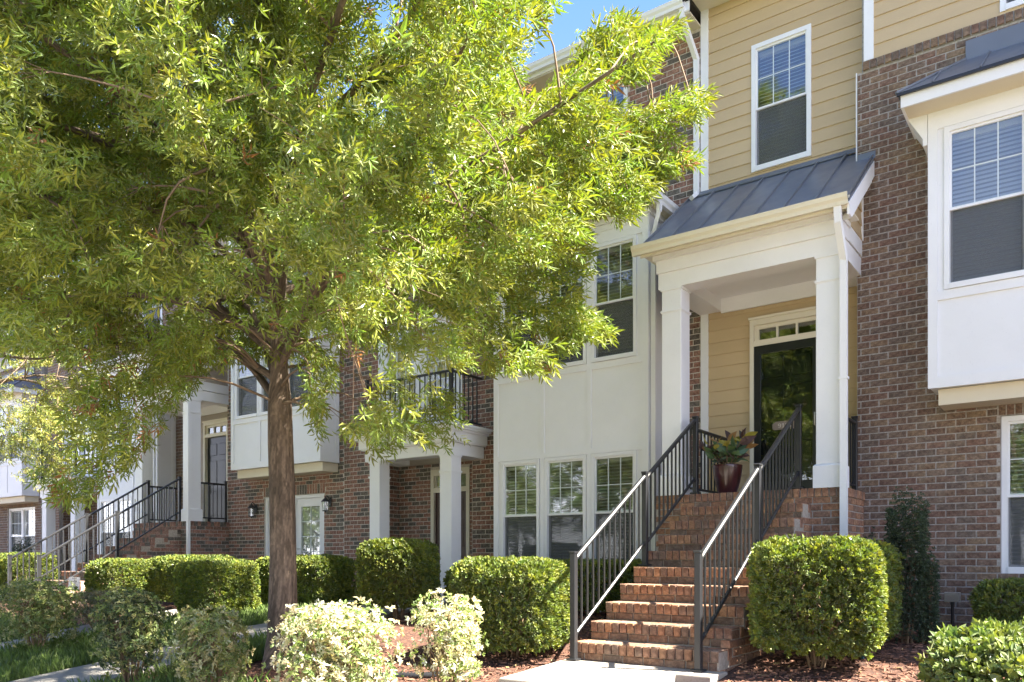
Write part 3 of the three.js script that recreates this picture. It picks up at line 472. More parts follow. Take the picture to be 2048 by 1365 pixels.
  // two-storey bay
  const wx = [-7.655, -6.825, -6.00], lowW = wx.map(x => [x, x + 0.735, 0.63, 2.32]), upW = wx.map(x => [x, x + 0.735, 3.655, 5.365]);
  const bay = h.part('bay', [plate(bx0 + 0.01, bx1 - 0.01, -0.2, 5.72, zb - 0.05, zb - 0.018, [...lowW, ...upW]), box(bx0 + 0.012, bx0 + 0.05, -0.2, 5.72, zw + 0.01, zb - 0.05), box(bx1 - 0.05, bx1 - 0.012, -0.2, 5.72, zw + 0.01, zb - 0.05)], M.white);
  const tr = (a, b, c, d) => h.part('trim_board', box(a, b, c, d, zb - 0.017, zb), M.white, bay);
  tr(bx0, bx0 + 0.085, -0.2, 5.70); tr(bx1 - 0.095, bx1, -0.2, 5.70);
  for (const [c, d] of [[-0.2, 0.62], [2.325, 2.405], [3.555, 3.65], [5.37, 5.70]]) tr(bx0 + 0.085, bx1 - 0.095, c, d);
  for (const x of [-6.905, -6.078]) { tr(x, x + 0.075, 2.405, 3.555); tr(x + 0.002, x + 0.072, 0.62, 2.325); tr(x + 0.002, x + 0.072, 3.65, 5.37); }
  h.part('trim_board', box(bx0 + 0.085, bx1 - 0.095, 5.53, 5.545, zb, zb + 0.012), M.white, bay);
  h.part('trim_board', box(bx1 - 0.012, bx1 + 0.001, -0.2, 5.70, zb - 0.115, zb - 0.018), M.white, bay); h.part('trim_board', box(bx1 - 0.012, bx1, -0.2, 5.70, zw + 0.02, zw + 0.12), M.white, bay); h.part('trim_board', box(bx1 - 0.012, bx1, 5.37, 5.545, zw + 0.12, zb - 0.115), M.white, bay);
  for (const w of [...lowW, ...upW]) h.window(...w, zb + 0.004, { blind: w[2] < 2 ? 0.45 : 0.6, depth: 0.40, frame: 0.05, mid: 0.5 });
  h.part('bay_soffit', [box(bx0 - 0.14, bx1 + 0.14, 5.70, 5.715, zw + 0.01, zb + 0.16)], M.ivory);
  h.part('bay_frieze', [box(bx0 - 0.03, bx1 + 0.03, 5.62, 5.699, zw + 0.01, zb + 0.035)], M.white);
  h.gutter(bx0 - 0.25, bx1 + 0.25, 5.80, zb + 0.25);
  { const g = profileX([[0, 0], [0, -0.105], [0.07, -0.115], [0.079, -0.075], [0.103, -0.045], [0.111, -0.012], [0.115, -0.006], [0.115, 0], [0.10, 0], [0.06, -0.09], [0.008, -0.09], [0.008, 0]], 0, zb + 0.25 - zw - 0.13); g.rotateY(Math.PI / 2); g.translate(bx1 + 0.135, 5.80, zb + 0.12); h.part('gutter', metric(g), M.white); }
  h.part('bay_roof', (() => { const x0 = bx0 - 0.15, x1 = bx1 + 0.15, y0 = 5.74, y1 = 6.22, zf = zb + 0.16, q = [V(x0, y0, zf), V(x1, y0, zf), V(x1 - 0.4, y1, zw + 0.01), V(x0 + 0.4, y1, zw + 0.01), V(x0, y0, zw + 0.01), V(x1, y0, zw + 0.01)], f = (...i) => i.flatMap(k => q[k].toArray()); const g = new THREE.BufferGeometry(); g.setAttribute('position', new THREE.Float32BufferAttribute([...f(0, 1, 2), ...f(0, 2, 3), ...f(4, 0, 3), ...f(1, 5, 2), ...f(0, 5, 1), ...f(0, 4, 5)], 3)); g.computeVertexNormals(); return metric(g); })(), M.roofPlum);
  h.downspout([[bx1 + 0.18, 5.69, zb + 0.02], [bx1 + 0.17, 5.60, zb + 0.01], [bx1 + 0.05, 5.36, zb - 0.07], [bx1 + 0.05, -0.1, zb - 0.07]], 0.07, 0.055);
  // eaves and body
  h.part('soffit', [box(-11.95, -4.56, 8.32, 8.345, zw - 0.05, 0.02)], M.ivory); h.part('fascia', [box(-11.95, -4.56, 8.31, 8.48, -0.02, 0.0)], M.white); h.gutter(-11.95, -4.62, 8.50, 0.115);
  h.downspout([[-4.66, 8.40, 0.02], [-4.66, 8.28, 0.0], [-4.60, 7.85, -0.34], [-4.60, 5.95, -0.34], [-4.63, 5.86, -0.24]], 0.07, 0.055);
  h.part('main_roof', profileX([[0.06, 8.49], [0.06, 8.53], [-5.4, 11.8], [-10.6, 8.53], [-10.6, 8.49]], -11.95, -4.56), M.shingle);
  h.part('rear_wall', [box(-11.93, -4.58, -0.3, 8.4, -10.0, -2.0), box(-11.93, -11.87, -0.3, 8.3, -2.0, -0.5), box(-4.64, -4.58, -0.3, 8.3, -2.0, -0.5)], M.mortar);
  // balcony railing belongs to the portico
  return h;
}

// ---------------------------------------------------------------- the row of houses, from the right
const B = porchHouse({ label: 'near brown brick townhouse with tan siding, metal porch roof and black storm door', shift: [0, 0, 0], near: true, siding: M.tan, blend: 'brown', seed: 11, lower: 'window', door: 'storm' });
const CC = porticoHouse({ label: 'townhouse with two-storey white bay and columned portico under a balcony, beside the porch house', shift: [0, 0, 0], near: true, blend: 'red', seed: 41 });
const D = porchHouse({ label: 'red brick townhouse behind the tree with white French doors and hanging white bay', shift: [-13.4, 0, -0.4], near: true, siding: M.taupe, blend: 'red', seed: 71, lower: 'french', door: 'plain' });
const E_ = porticoHouse({ label: 'far townhouse with portico and balcony seen beyond the second staircase', shift: [-13.4, 0, -0.4], near: false, blend: 'brown', seed: 91 });
const F_ = porchHouse({ label: 'farthest townhouse at the left edge with white bay over a brick wall and window', shift: [-27.2, 0, -0.8], near: false, siding: M.taupe, blend: 'brown', seed: 111, lower: 'window', door: 'plain' });
{ // the neighbour beyond the right edge of the view, whose eave carries the row's shadow on
  const h = new House('brick end townhouse continuing the row to the right of the porch house', [8, 0, 0], [0, 0, 0], false);
  h.part('brick_wall', [box(1.46, 15, -0.3, 8.6, -10, -0.02)], BM.brown[0]); h.part('soffit', [box(1.46, 15, 8.56, 8.59, -0.05, 0.35)], M.ivory); h.part('fascia', [box(1.46, 15, 8.54, 8.70, 0.33, 0.352)], M.white); h.gutter(1.46, 15, 8.72, 0.47);
  h.part('main_roof', profileX([[0.41, 8.71], [0.41, 8.75], [-5.2, 12.0], [-10.4, 8.75], [-10.4, 8.71]], 1.46, 15), M.shingle);
}

// ---------------------------------------------------------------- brick staircases
const STEP = { y0: 1.595, rise: 0.1785, z0: 0.95, run: 0.305, n: 10 };
const TREAD = [0, 1, 2].map(s => brickGeo(0.192, 0.095, 0.06, 400 + s));
function staircase(label, shift, blend, near, seed) {
  const x0 = -4.13, x1 = -2.66, ox = -3.4, oz = 2.3, t = thing('brick_staircase', label, 'staircase', [ox + shift[0], shift[1], oz + shift[2]], 'brick entry staircases');
  const loc = g => { g.translate(-ox, 0, -oz); return g; };
  const yb = -0.35;
  for (let k = 1; k < STEP.n; k++) {
    const y = STEP.y0 - STEP.rise * k, z = STEP.z0 + STEP.run * k;
    const st = mesh('step', loc(box(x0 + 0.012, x1 - 0.012, k === STEP.n - 1 ? yb : y - STEP.rise - 0.02, y - 0.008, STEP.z0 + 0.01, z - 0.026)), M.mortarTan, t);
    const holder = new THREE.Object3D(); st.add(holder);
    // rowlock nosing, course below it, flat bricks behind the nosing
    const off = -ox; st.updateWorldMatrix(true, false);
    const lay = (items, set, blend2 = blend) => items.forEach((b, i) => { const r = rng(seed * 977 + k * 131 + i * 17 + set.length); const m = new THREE.Mesh(set[Math.floor(r() * set.length)], BM[blend2][Math.floor(r() * BM[blend2].length)]); m.name = 'brick'; m.position.set(b[0] + off + (r() - 0.5) * 0.002, b[1] + (r() - 0.5) * 0.003, b[2] - oz + (r() - 0.5) * 0.006); m.rotation.set(b[4] || 0, 0, (r() - 0.5) * 0.015); m.scale.set(b[3], 1, b[5] || 1); m.castShadow = m.receiveShadow = true; st.add(m); });
    const n = 18, p = (x1 - x0) / n; lay(Array.from({ length: n }, (_, i) => [x0 + (i + 0.5) * p, y - 0.050, z, (p - JT) / 0.068]), UPRIGHT);
    const q = (x1 - x0) / 7; const half = k % 2; lay(Array.from({ length: 7 + half }, (_, i) => { const a = Math.max(x0, x0 + (i - half * 0.5) * q), b = Math.min(x1, x0 + (i + 1 - half * 0.5) * q); return [(a + b) / 2, y - STEP.rise + 0.039, z - 0.012, (b - a - JT) / (BL - JT)]; }), STRETCHER, blend === 'step' ? 'worn' : blend);
    lay(Array.from({ length: 7 }, (_, i) => [x0 + (i + 0.5) * q, y - 0.002, z - 0.245, (q - JT) / 0.192, -Math.PI / 2]), TREAD);
    st.remove(holder);
  }
  // landing with its rowlock edge, and the piers that carry the porch columns
  const land = mesh('landing', loc(merge([box(-4.60, -2.315, yb, 1.585, -0.36, 0.94)])), M.mortar, t);
  { const w = new THREE.Object3D(); w.position.set(0, 0, 0); }
  const front = mesh('pier_face', new THREE.BoxGeometry(0.001, 0.001, 0.001), M.mortar, t); front.geometry = metric(new THREE.BoxGeometry(2.27, 1.9, 0.01)); front.geometry.translate(-3.4575 - ox, 0.63, -0.007); front.position.set(0, 0, 0.95 - oz);
  const yTop = 1.494; const shiftU = b => ({ ...b, u: b.u - ox });
  layBricks(front, [...running(-4.60, -2.305, -0.33 + 0.0, yTop, [[x0 - 0.02, x1 - 0.02, -0.5, 1.33]]).map(shiftU), ...uprights(-4.61, -2.30, 1.546, 0.0794, { z: 0.02 }).map(shiftU)], blend, near ? 150 : 0, seed + 5);
  const side = mesh('pier_face', metric(new THREE.BoxGeometry(0.93, 1.9, 0.01)), M.mortar, t); side.geometry.translate(-0.475, 0.63, -0.007); side.position.set(-2.305 - ox, 0, 0 - oz); side.rotation.y = Math.PI / 2;
  layBricks(side, [...running(-0.95, -0.008, -0.33, yTop), ...uprights(-0.95, -0.008, 1.546, 0.0794, { z: 0.02 })], blend, near ? 120 : 0, seed + 6);
  // stepped right-hand flank
  const top = u => { const z = -u, k = Math.ceil((z - STEP.z0 - 0.02) / STEP.run); return STEP.y0 - STEP.rise * Math.max(k, 0) - 0.105; };
  const fl = mesh('flank', (() => { const o = []; for (let k = 1; k < STEP.n; k++) o.push(box(-(STEP.z0 + STEP.run * k) + 0.012, -(STEP.z0 + STEP.run * (k - 1)), yb, STEP.y0 - STEP.rise * k - 0.012, -0.02, -0.004)); return merge(o); })(), M.mortarTan, t); fl.position.set(x1 - ox, 0, -oz); fl.rotation.y = Math.PI / 2;
  const ends = []; for (let k = 1; k < STEP.n; k++) ends.push(...uprights(-(STEP.z0 + STEP.run * k) + 0.205, -(STEP.z0 + STEP.run * (k - 1)), STEP.y0 - STEP.rise * k - 0.05, 0.0794, { z: 0.004 }));
  layBricks(fl, [...running(-3.69, -0.955, -0.33, 1.45, [], (u, y) => y + 0.02 < top(u), 0.004), ...ends], blend, near ? 160 : 0, seed + 7);
  return t;
}
staircase('brick staircase climbing to the near porch, right of the sunlit square hedge', [0, 0, 0], 'step', true, 501);
staircase('far brick staircase at left with hedges in front, below the taupe porch', [-13.4, 0, -0.4], 'red', true, 601);

// ---------------------------------------------------------------- railings
function stairRailings(dx, dz, where) {
  const pz = [3.78, 2.28, 0.95], py = [-0.185, 0.71, 1.6];
  for (const [x, side] of [[-4.08, 'left'], [-2.81, 'right']]) {
    const P = (i, h) => [x + dx, py[i], pz[i] + dz];
    const posts = [[x + dx, -0.185, 3.78 + dz, 1.03, 1], [x + dx, 0.712, 2.28 + dz, 1.03, 1], [x + dx, 1.6, 0.90 + dz, 0.95, 1]];
    railing('stair_railing', `black metal ${side}-hand handrail of the ${where}`, { origin: [x + dx, -0.185, 3.78 + dz], posts, rails: [[[x + dx, 0.0, 3.75 + dz], [x + dx, 0.90, 2.31 + dz], 0.80, 0.07, 12], [[x + dx, 0.90, 2.25 + dz], [x + dx, 1.72, 0.93 + dz], 0.80, 0.07, 11]] }, 'stair handrails');
  }
  const lx = -4.16 + dx, rx = -2.40 + dx;
  railing('porch_railing', `short black porch railing ${where.includes('near') ? 'behind the potted plant of the near porch' : 'on the left side of the far porch'}`, { origin: [lx, 1.6, 0.80 + dz], posts: [], rails: [[[lx, 1.6, 0.86 + dz], [lx, 1.6, -0.36 + dz], 0.84, 0.08, 10]] }, 'porch railings');
  railing('porch_railing', `short black porch railing between right column and brick wall of the ${where.includes('near') ? 'near' : 'far'} porch`, { origin: [rx, 1.6, 0.66 + dz], posts: [[rx, 1.6, 0.04 + dz, 0.9]], rails: [[[rx, 1.6, 0.68 + dz], [rx, 1.6, 0.03 + dz], 0.84, 0.08, 5]] }, 'porch railings');
}
stairRailings(0, 0, 'near brick staircase'); stairRailings(-13.4, -0.4, 'far brick staircase');
for (const [dx, dz, w] of [[0, 0, 'portico beside the white bay, behind hanging branches'], [-13.4, -0.4, 'far portico at left']])
  railing('balcony_railing', `black balcony railing on top of the ${w}`, { origin: [-9.45 + dx, 2.97, 0.42 + dz], posts: [[-10.45 + dx, 2.97, 0.42 + dz, 0.95], [-8.50 + dx, 2.97, 0.42 + dz, 0.95]], rails: [[[-10.45 + dx, 2.97, 0.42 + dz], [-8.50 + dx, 2.97, 0.42 + dz], 0.88, 0.10, 16], [[-8.50 + dx, 2.97, 0.42 + dz], [-8.50 + dx, 2.97, -0.36 + dz], 0.88, 0.10, 6]] }, 'balcony railings');

// ---------------------------------------------------------------- ground, walks, street
const ZT = [[-200, 0], [0.8, 0], [3.7, -0.215], [5, -0.37], [7, -0.60], [8.2, -0.70], [9.2, -0.74], [400, -0.74]];
function gy(x, z) {
  let i = 0; while (i < ZT.length - 2 && z > ZT[i + 1][0]) i++;
  const y = lerp(ZT[i][1], ZT[i + 1][1], clamp((z - ZT[i][0]) / (ZT[i + 1][0] - ZT[i][0]), 0, 1));
  const b = 0.08 * clamp((-x - 5) / 4, 0, 1) * clamp((5.5 - z) / 4, 0, 1);
  return y + b + 0.012 * Math.sin(x * 2.3 + z) * Math.sin(z * 1.9) * clamp((7.5 - z) / 3, 0, 1);
}
function sheet(x0, x1, z0, z1, lift, step = 0.4, thick = 0, f = gy) {
  const nx = Math.max(1, Math.ceil((x1 - x0) / step)), nz = Math.max(1, Math.ceil((z1 - z0) / step)), pos = [], uv = [], idx = [];
  for (let j = 0; j <= nz; j++) for (let i = 0; i <= nx; i++) { const x = lerp(x0, x1, i / nx), z = lerp(z0, z1, j / nz); pos.push(x, f(x, z) + lift, z); uv.push(x, z); }
  for (let j = 0; j < nz; j++) for (let i = 0; i < nx; i++) { const a = j * (nx + 1) + i, b = a + nx + 1; idx.push(a, b, a + 1, a + 1, b, b + 1); }
  if (thick) { const n = pos.length / 3; for (let j = 0; j <= nz; j++) for (let i = 0; i <= nx; i++) { const q = (j * (nx + 1) + i) * 3; pos.push(pos[q], pos[q + 1] - thick, pos[q + 2]); uv.push(pos[q], pos[q + 2]); }
    const edge = (a, b) => idx.push(a, a + n, b, b, a + n, b + n); for (let i = 0; i < nx; i++) { edge(i + 1, i); edge(nz * (nx + 1) + i, nz * (nx + 1) + i + 1); } for (let j = 0; j < nz; j++) { edge(j * (nx + 1), (j + 1) * (nx + 1)); edge((j + 1) * (nx + 1) + nx, j * (nx + 1) + nx); } }
  const g = new THREE.BufferGeometry(); g.setAttribute('position', new THREE.Float32BufferAttribute(pos, 3)); g.setAttribute('uv', new THREE.Float32BufferAttribute(uv, 2)); g.setIndex(idx); const q = thick ? g.toNonIndexed() : g; q.computeVertexNormals(); return q;
}
structure('ground', [sheet(-34, 16, -12, 9.4, 0, 0.25)], M.mulch);
structure('street', [sheet(-160, 160, 9.4, 17.5, 0.0, 8)], M.palePaving);
structure('lawn', [sheet(-160, 160, 17.5, 170, 0.03, 8)], M.lawn);
structure('outer_ground', [sheet(-170, 170, -170, 175, -0.35, 12)], M.lawn);
structure('sidewalk', [sheet(-34, 16, 7.6, 9.0, 0.035, 0.5, 0.12)], M.path);
structure('kerb', [box(-34, 16, -0.95, -0.62, 9.25, 9.42)], M.concrete);
structure('walkway', [sheet(-9.35, -8.25, 0.62, 7.59, 0.045, 0.4, 0.12)], M.path);
structure('walkway', [sheet(-12.55, -11.5, -0.3, 7.59, 0.03, 0.4, 0.10)], M.path);
structure('lawn_strip', [sheet(-11.48, -9.37, 1.2, 7.58, 0.012, 0.3)], M.lawn);
structure('lawn_strip', [sheet(-22, -12.57, 4.2, 7.58, 0.012, 0.5)], M.lawn);
structure('lawn_strip', [sheet(-8.23, -7.5, 3.67, 5.6, 0.014, 0.3)], M.lawn);
{ // stair pad in concrete with its notched corner, and the lower walk before it
  const s = new THREE.Shape([[-4.22, 3.64], [-2.62, 3.64], [-2.62, 4.0], [-2.93, 4.0], [-2.93, 5.08], [-3.98, 5.08]].map(a => new THREE.Vector2(a[0], -a[1])));
  const g = new THREE.ExtrudeGeometry(s, { depth: 0.22, bevelEnabled: true, bevelThickness: 0.012, bevelSize: 0.012, bevelSegments: 2 }); g.rotateX(-Math.PI / 2); g.translate(0, -0.197 - 0.22, 0);
  structure('stair_pad', [metric(g)], M.concrete);
  structure('walkway', [sheet(-3.98, -2.93, 5.1, 7.59, 0.04, 0.4, 0.12)], M.concrete);
}

// ---------------------------------------------------------------- leaves
function leaf(L, W, fold = 0.25, curl = 0.12) {                       // folded along the midrib, tip drooping
  const w = W / 2, a = [0, 0, 0], b = [0, L * 0.45, -curl * L * 0.15], t = [0, L, -curl * L], l = [-w, L * 0.42, w * fold], r = [w, L * 0.42, w * fold], l2 = [-w * 0.72, L * 0.72, w * fold * 0.6 - curl * L * 0.45], r2 = [w * 0.72, L * 0.72, w * fold * 0.6 - curl * L * 0.45];
  return [a, r, b, a, b, l, b, r, r2, b, r2, t, b, l2, l, b, t, l2].flat();
}
function sprig(leaves, twigR = 0) {                                   // leaves: [pos, axis, roll, L, W]
  const pos = [];
  for (const [p, ax, roll, L, W, fold, curl] of leaves) {
    const q = new THREE.Quaternion().setFromUnitVectors(V(0, 1, 0), ax.clone().normalize()).multiply(new THREE.Quaternion().setFromAxisAngle(V(0, 1, 0), roll)), a = leaf(L, W, fold, curl);
    for (let i = 0; i < a.length; i += 3) { const v = V(a[i], a[i + 1], a[i + 2]).applyQuaternion(q).add(p); pos.push(v.x, v.y, v.z); }
  }
  const g = new THREE.BufferGeometry(); g.setAttribute('position', new THREE.Float32BufferAttribute(pos, 3)); g.computeVertexNormals(); return g;
}
const leafMat = (o = {}) => new THREE.MeshPhysicalMaterial({ color: C(1, 1, 1), roughness: 0.95, transmission: 0.42, thickness: 0, clearcoat: 0.45, clearcoatRoughness: 0.35, side: THREE.DoubleSide, ...o });
M.oak = leafMat({ transmission: 0.42, clearcoat: 0.5, clearcoatRoughness: 0.28 }); M.privet = leafMat({ transmission: 0.34, clearcoat: 0.6, clearcoatRoughness: 0.28 }); M.pale = leafMat({ transmission: 0.4, clearcoat: 0.1 }); M.needle = leafMat({ transmission: 0.25, clearcoat: 0.4 });
function oakSprig(seed, k = 1) { const r = rng(seed), out = []; for (let i = 0; i < 9; i++) { const f = i / 8, a = i * 2.4 + r() * 0.6, op = lerp(1.15, 0.35, f) + (r() - 0.5) * 0.3; out.push([V(0, f * 0.10 * k, 0), V(Math.sin(op) * Math.cos(a), Math.cos(op), Math.sin(op) * Math.sin(a)), r() * 6, (0.066 + 0.036 * r()) * k, (0.0145 + 0.005 * r()) * k, 0.35, 0.1 + 0.25 * r()]); } return sprig(out); }
function roundSprig(seed, n, L, W, spread = 1.1) { const r = rng(seed), out = []; for (let i = 0; i < n; i++) { const a = i * 2.4 + r(), op = spread * (0.35 + 0.75 * r()); out.push([V((r() - 0.5) * L * 0.6, r() * L * 0.5, (r() - 0.5) * L * 0.6), V(Math.sin(op) * Math.cos(a), Math.cos(op), Math.sin(op) * Math.sin(a)), r() * 6, L * (0.75 + 0.5 * r()), W * (0.8 + 0.4 * r()), 0.3, 0.1 + 0.3 * r()]); } return sprig(out); }
const OAK = [0, 1, 2].map(s => oakSprig(700 + s)), OAKBIG = [0, 1].map(s => oakSprig(720 + s, 3.2));
const PRIVET = roundSprig(740, 6, 0.046, 0.026), BOX = roundSprig(745, 6, 0.034, 0.019), PALE = roundSprig(750, 7, 0.036, 0.017, 1.3), LAUREL = roundSprig(755, 6, 0.062, 0.034), HOLLY = roundSprig(760, 6, 0.026, 0.014);
function scatter(name, parent, geo, mat, items, colors) {             // items: [x,y,z, ax,ay,az, roll, scale]
  const im = new THREE.InstancedMesh(geo, mat, items.length), q = new THREE.Quaternion(), q2 = new THREE.Quaternion(), m = new THREE.Matrix4(), up = V(0, 1, 0);
  items.forEach((t, i) => { q.setFromUnitVectors(up, V(t[3], t[4], t[5]).normalize()); q2.setFromAxisAngle(up, t[6]); m.compose(V(t[0], t[1], t[2]), q.multiply(q2), V(t[7], t[7], t[7])); im.setMatrixAt(i, m); im.setColorAt(i, colors(i, t)); });
  im.name = name; im.userData.kind = 'stuff'; im.castShadow = im.receiveShadow = true; (parent || scene).add(im); return im;
}
const gauss = r => (r() + r() + r() + r() - 2) * 0.9;
const at = (px, py, t) => { const u = (px - 1024) / FOCAL, s = Math.sin(YAW), c = Math.cos(YAW); return V(EYE.x + t * (-s + u * c), EYE.y + t * (1117 - py) / FOCAL, EYE.z - t * (c + u * s)); };   // a point at depth t along a sight line
function inside(poly, x, y) { let c = false; for (let i = 0, j = poly.length - 1; i < poly.length; j = i++) { const [a, b] = poly[i], [d, e] = poly[j]; if ((b > y) !== (e > y) && x < (d - a) * (y - b) / (e - b) + a) c = !c; } return c; }

// ---------------------------------------------------------------- trees
function tree({ name, label, base, trunk, forkY, topY, centre, radii, clumps, per, gap, seed, geos = OAK, spread = 0.36, outline = null, limbs = 16, tint, group, dead = null, floor = -9, minZ = () => -99, extra = [], thinBelow = null, cover = false, rough = 0.05 }) {
  const t = thing(name, label, 'tree', base, group), r = rng(seed), o = V(...base), rel = v => v.clone().sub(o);
  // trunk with root flare and a slight sway
  const sway = h => V(0.05 * Math.sin(h * 0.9 + seed) * Math.min(1, h / 2), 0, 0.05 * Math.cos(h * 0.7 + seed) * Math.min(1, h / 2));
  const tp = []; for (let i = 0; i <= 26; i++) { const h = lerp(-0.1, topY - base[1], i / 26); tp.push(V(0, h, 0).add(sway(h)).sub(sway(0))); }
  const H = topY - base[1], tg = tube(tp, f => { const h = f * H; return Math.max(0.012, trunk * (1 + 0.45 * Math.exp(-h * 5)) * (h < forkY ? 1 - 0.16 * h / forkY : 0.84 * Math.pow(1 - (h - forkY) / (H - forkY), 0.8) * 0.75)); }, 0, 20);
  { const p = tg.attributes.position, n = tg.attributes.normal, L = lattice(seed % 50 + 3); for (let i = 0; i < p.count; i++) { const y = p.getY(i), a = Math.atan2(p.getZ(i), p.getX(i)); const k = rough * trunk * (tnoise(L, a / 6.2832 + 0.5, y * 0.12, 14) - 0.5) * 2 + rough * 0.6 * trunk * (tnoise(L, a / 6.2832 + 0.5, y * 0.6, 40) - 0.5); p.setXYZ(i, p.getX(i) + n.getX(i) * k, y, p.getZ(i) + n.getZ(i) * k); } }
  mesh('trunk', tg, M.bark, t);
  // clump centres spread through the crown
  const pts = [], inCrown = v => { const a = (v.x - centre[0]) / radii[0], b = (v.y - centre[1]) / radii[1], c = (v.z - centre[2]) / radii[2]; return a * a + b * b + c * c < 1 && v.y > floor && v.z > minZ(v.x); };
  const fits = v => { if (!outline) return true; const q = project(v); return q.d > 1 && inside(outline, q.x, q.y); };
  let tries = 0; pts.push(...extra);
  while (pts.length < clumps && tries++ < clumps * 60) { const v = V(centre[0] + (r() * 2 - 1) * radii[0], centre[1] + (r() * 2 - 1) * radii[1], centre[2] + (r() * 2 - 1) * radii[2]); if (!inCrown(v) || !fits(v)) continue; let ok = true; for (const p of pts) if (p.distanceToSquared(v) < gap * gap) { ok = false; break; } if (ok) pts.push(v); }
  // limbs reach for the farthest clumps, branches leave the nearest limb
  const nodes = [], along = [];
  const want = pts.slice().sort((a, b) => Math.hypot(b.x - o.x, b.z - o.z) - Math.hypot(a.x - o.x, a.z - o.z)), ends = [];
  for (const w of want) { if (ends.length >= limbs) break; if (ends.every(e => e.distanceTo(w) > 1.15)) ends.push(w); }
  for (const e of ends) {
    const far = Math.hypot(e.x - o.x, e.z - o.z), sy = clamp(e.y - far * (0.25 + 0.35 * r()), base[1] + forkY * (0.86 + 0.55 * r()), topY - 0.8), s = V(o.x, sy, o.z).add(sway(sy - base[1])).sub(sway(0)), d = e.clone().sub(s);
    const c = [s, s.clone().addScaledVector(d, 0.3).add(V((r() - 0.5) * 0.3, 0.28 + 0.25 * r(), (r() - 0.5) * 0.3)), s.clone().addScaledVector(d, 0.65).add(V((r() - 0.5) * 0.4, 0.28 * r(), (r() - 0.5) * 0.4)), e];
    const P = new THREE.CatmullRomCurve3(c).getPoints(14), rad = clamp(0.011 * d.length(), 0.02, trunk * 0.32);
    mesh('limb', tube(P.map(rel), rad, 0.010, 7), M.bark, t); P.forEach((p, i) => nodes.push([p, lerp(rad, 0.01, i / 14)])); if (cover) for (const i of [6, 8, 10, 12]) { const v = P[i].clone().add(V((r() - 0.5) * 0.3, (r() - 0.4) * 0.3, (r() - 0.5) * 0.3)); if (fits(v) && v.z > minZ(v.x)) along.push(v); }
  }
  pts.push(...along);
  for (let i = 0; i < 10; i++) nodes.push([V(o.x, lerp(base[1] + forkY, topY - 0.4, i / 9), o.z), 0.04]);
  const thin = [];
  for (const p of pts) { let best = null, bd = 1e9; for (const n of nodes) { const d = n[0].distanceTo(p) + (n[0].y > p.y ? 0.4 : 0); if (d < bd) { bd = d; best = n; } } if (bd < 0.05 || bd > 1.5) continue; const m = best[0].clone().lerp(p, 0.5).add(V((r() - 0.5) * 0.2, 0.06 + 0.12 * r(), (r() - 0.5) * 0.2)); thin.push(tube([best[0], m, p].map(rel), Math.min(0.018, best[1] * 0.7), 0.004, 4, 5)); for (let k = 0; k < 3; k++) { const e = p.clone().add(V(gauss(r) * spread, gauss(r) * spread * 0.7, gauss(r) * spread)); if (fits(e)) thin.push(tube([m.clone().lerp(p, 0.5), e].map(rel), 0.005, 0.002, 3)); } }
  mesh('branches', thin, M.twig, t, { kind: 'stuff' });
  const lists = geos.map(() => []);
  for (const p of pts) {
    const n = Math.round(per * (0.7 + 0.6 * r())), out = V(p.x - centre[0], (p.y - centre[1]) * 0.5 - 0.5, p.z - centre[2]).normalize();
    for (let i = 0; i < n; i++) {
      const v = p.clone().add(V(gauss(r) * spread, gauss(r) * spread * 0.75 - 0.05, gauss(r) * spread)); if (!fits(v) || v.z < minZ(v.x) || (thinBelow && r() < thinBelow(v))) continue;
      const ax = out.clone().add(V(gauss(r) * 0.8, gauss(r) * 0.7 + 0.05, gauss(r) * 0.8)); const q = rel(v);
      lists[i % geos.length].push([q.x, q.y, q.z, ax.x, ax.y, ax.z, r() * 6.28, 0.8 + 0.45 * r(), v]);
    }
  }
  lists.forEach((l, k) => { const rc = rng(seed + k); scatter('foliage', t, geos[k], M.oak, l, (i, it) => { const h = rc(), b = 0.75 + 0.5 * rc(); if (dead && dead(it[8], rc)) return C(0.30 * b, 0.13 * b, 0.03); return C(tint[0] * b * (0.8 + 0.5 * h), tint[1] * b, tint[2] * b * (1.2 - 0.5 * h)); }); });
  return t;
}
// outline of the near crown as it stands against the houses (photograph pixels), used to prune its twigs
const CROWN = [[-900, -1500], [1120, -1500], [1112, -60], [1104, 20], [1082, 62], [1062, 120], [1032, 152], [1046, 205], [1092, 172], [1120, 150], [1136, 96], [1150, 52], [1172, 60], [1200, 20], [1240, 30], [1268, 48], [1296, 58], [1348, 40], [1352, 62], [1318, 84], [1286, 116], [1284, 150], [1252, 168], [1236, 158], [1180, 176], [1176, 206], [1250, 215], [1290, 206], [1330, 182], [1396, 172], [1428, 205], [1396, 232], [1352, 248], [1334, 268], [1386, 306], [1378, 332], [1330, 350], [1296, 376], [1268, 402], [1252, 446], [1226, 440], [1200, 412], [1166, 428], [1160, 470], [1186, 500], [1176, 540], [1150, 572], [1172, 612], [1226, 664], [1192, 684], [1150, 676], [1118, 700], [1092, 742], [1046, 738], [1006, 730], [968, 744], [930, 726], [916, 772], [926, 840], [930, 905], [886, 912], [846, 882], [800, 878], [752, 912], [728, 896], [736, 850], [690, 862], [668, 890], [664, 868], [712, 820], [740, 760], [700, 700], [668, 742], [654, 800], [632, 872], [606, 836], [612, 770], [596, 716], [540, 690], [502, 726], [456, 716], [428, 728], [392, 762], [352, 800], [330, 850], [262, 936], [226, 952], [206, 980], [140, 1006], [100, 960], [66, 942], [120, 890], [168, 862], [120, 838], [158, 770], [120, 700], [60, 690], [0, 700], [-900, 760]];
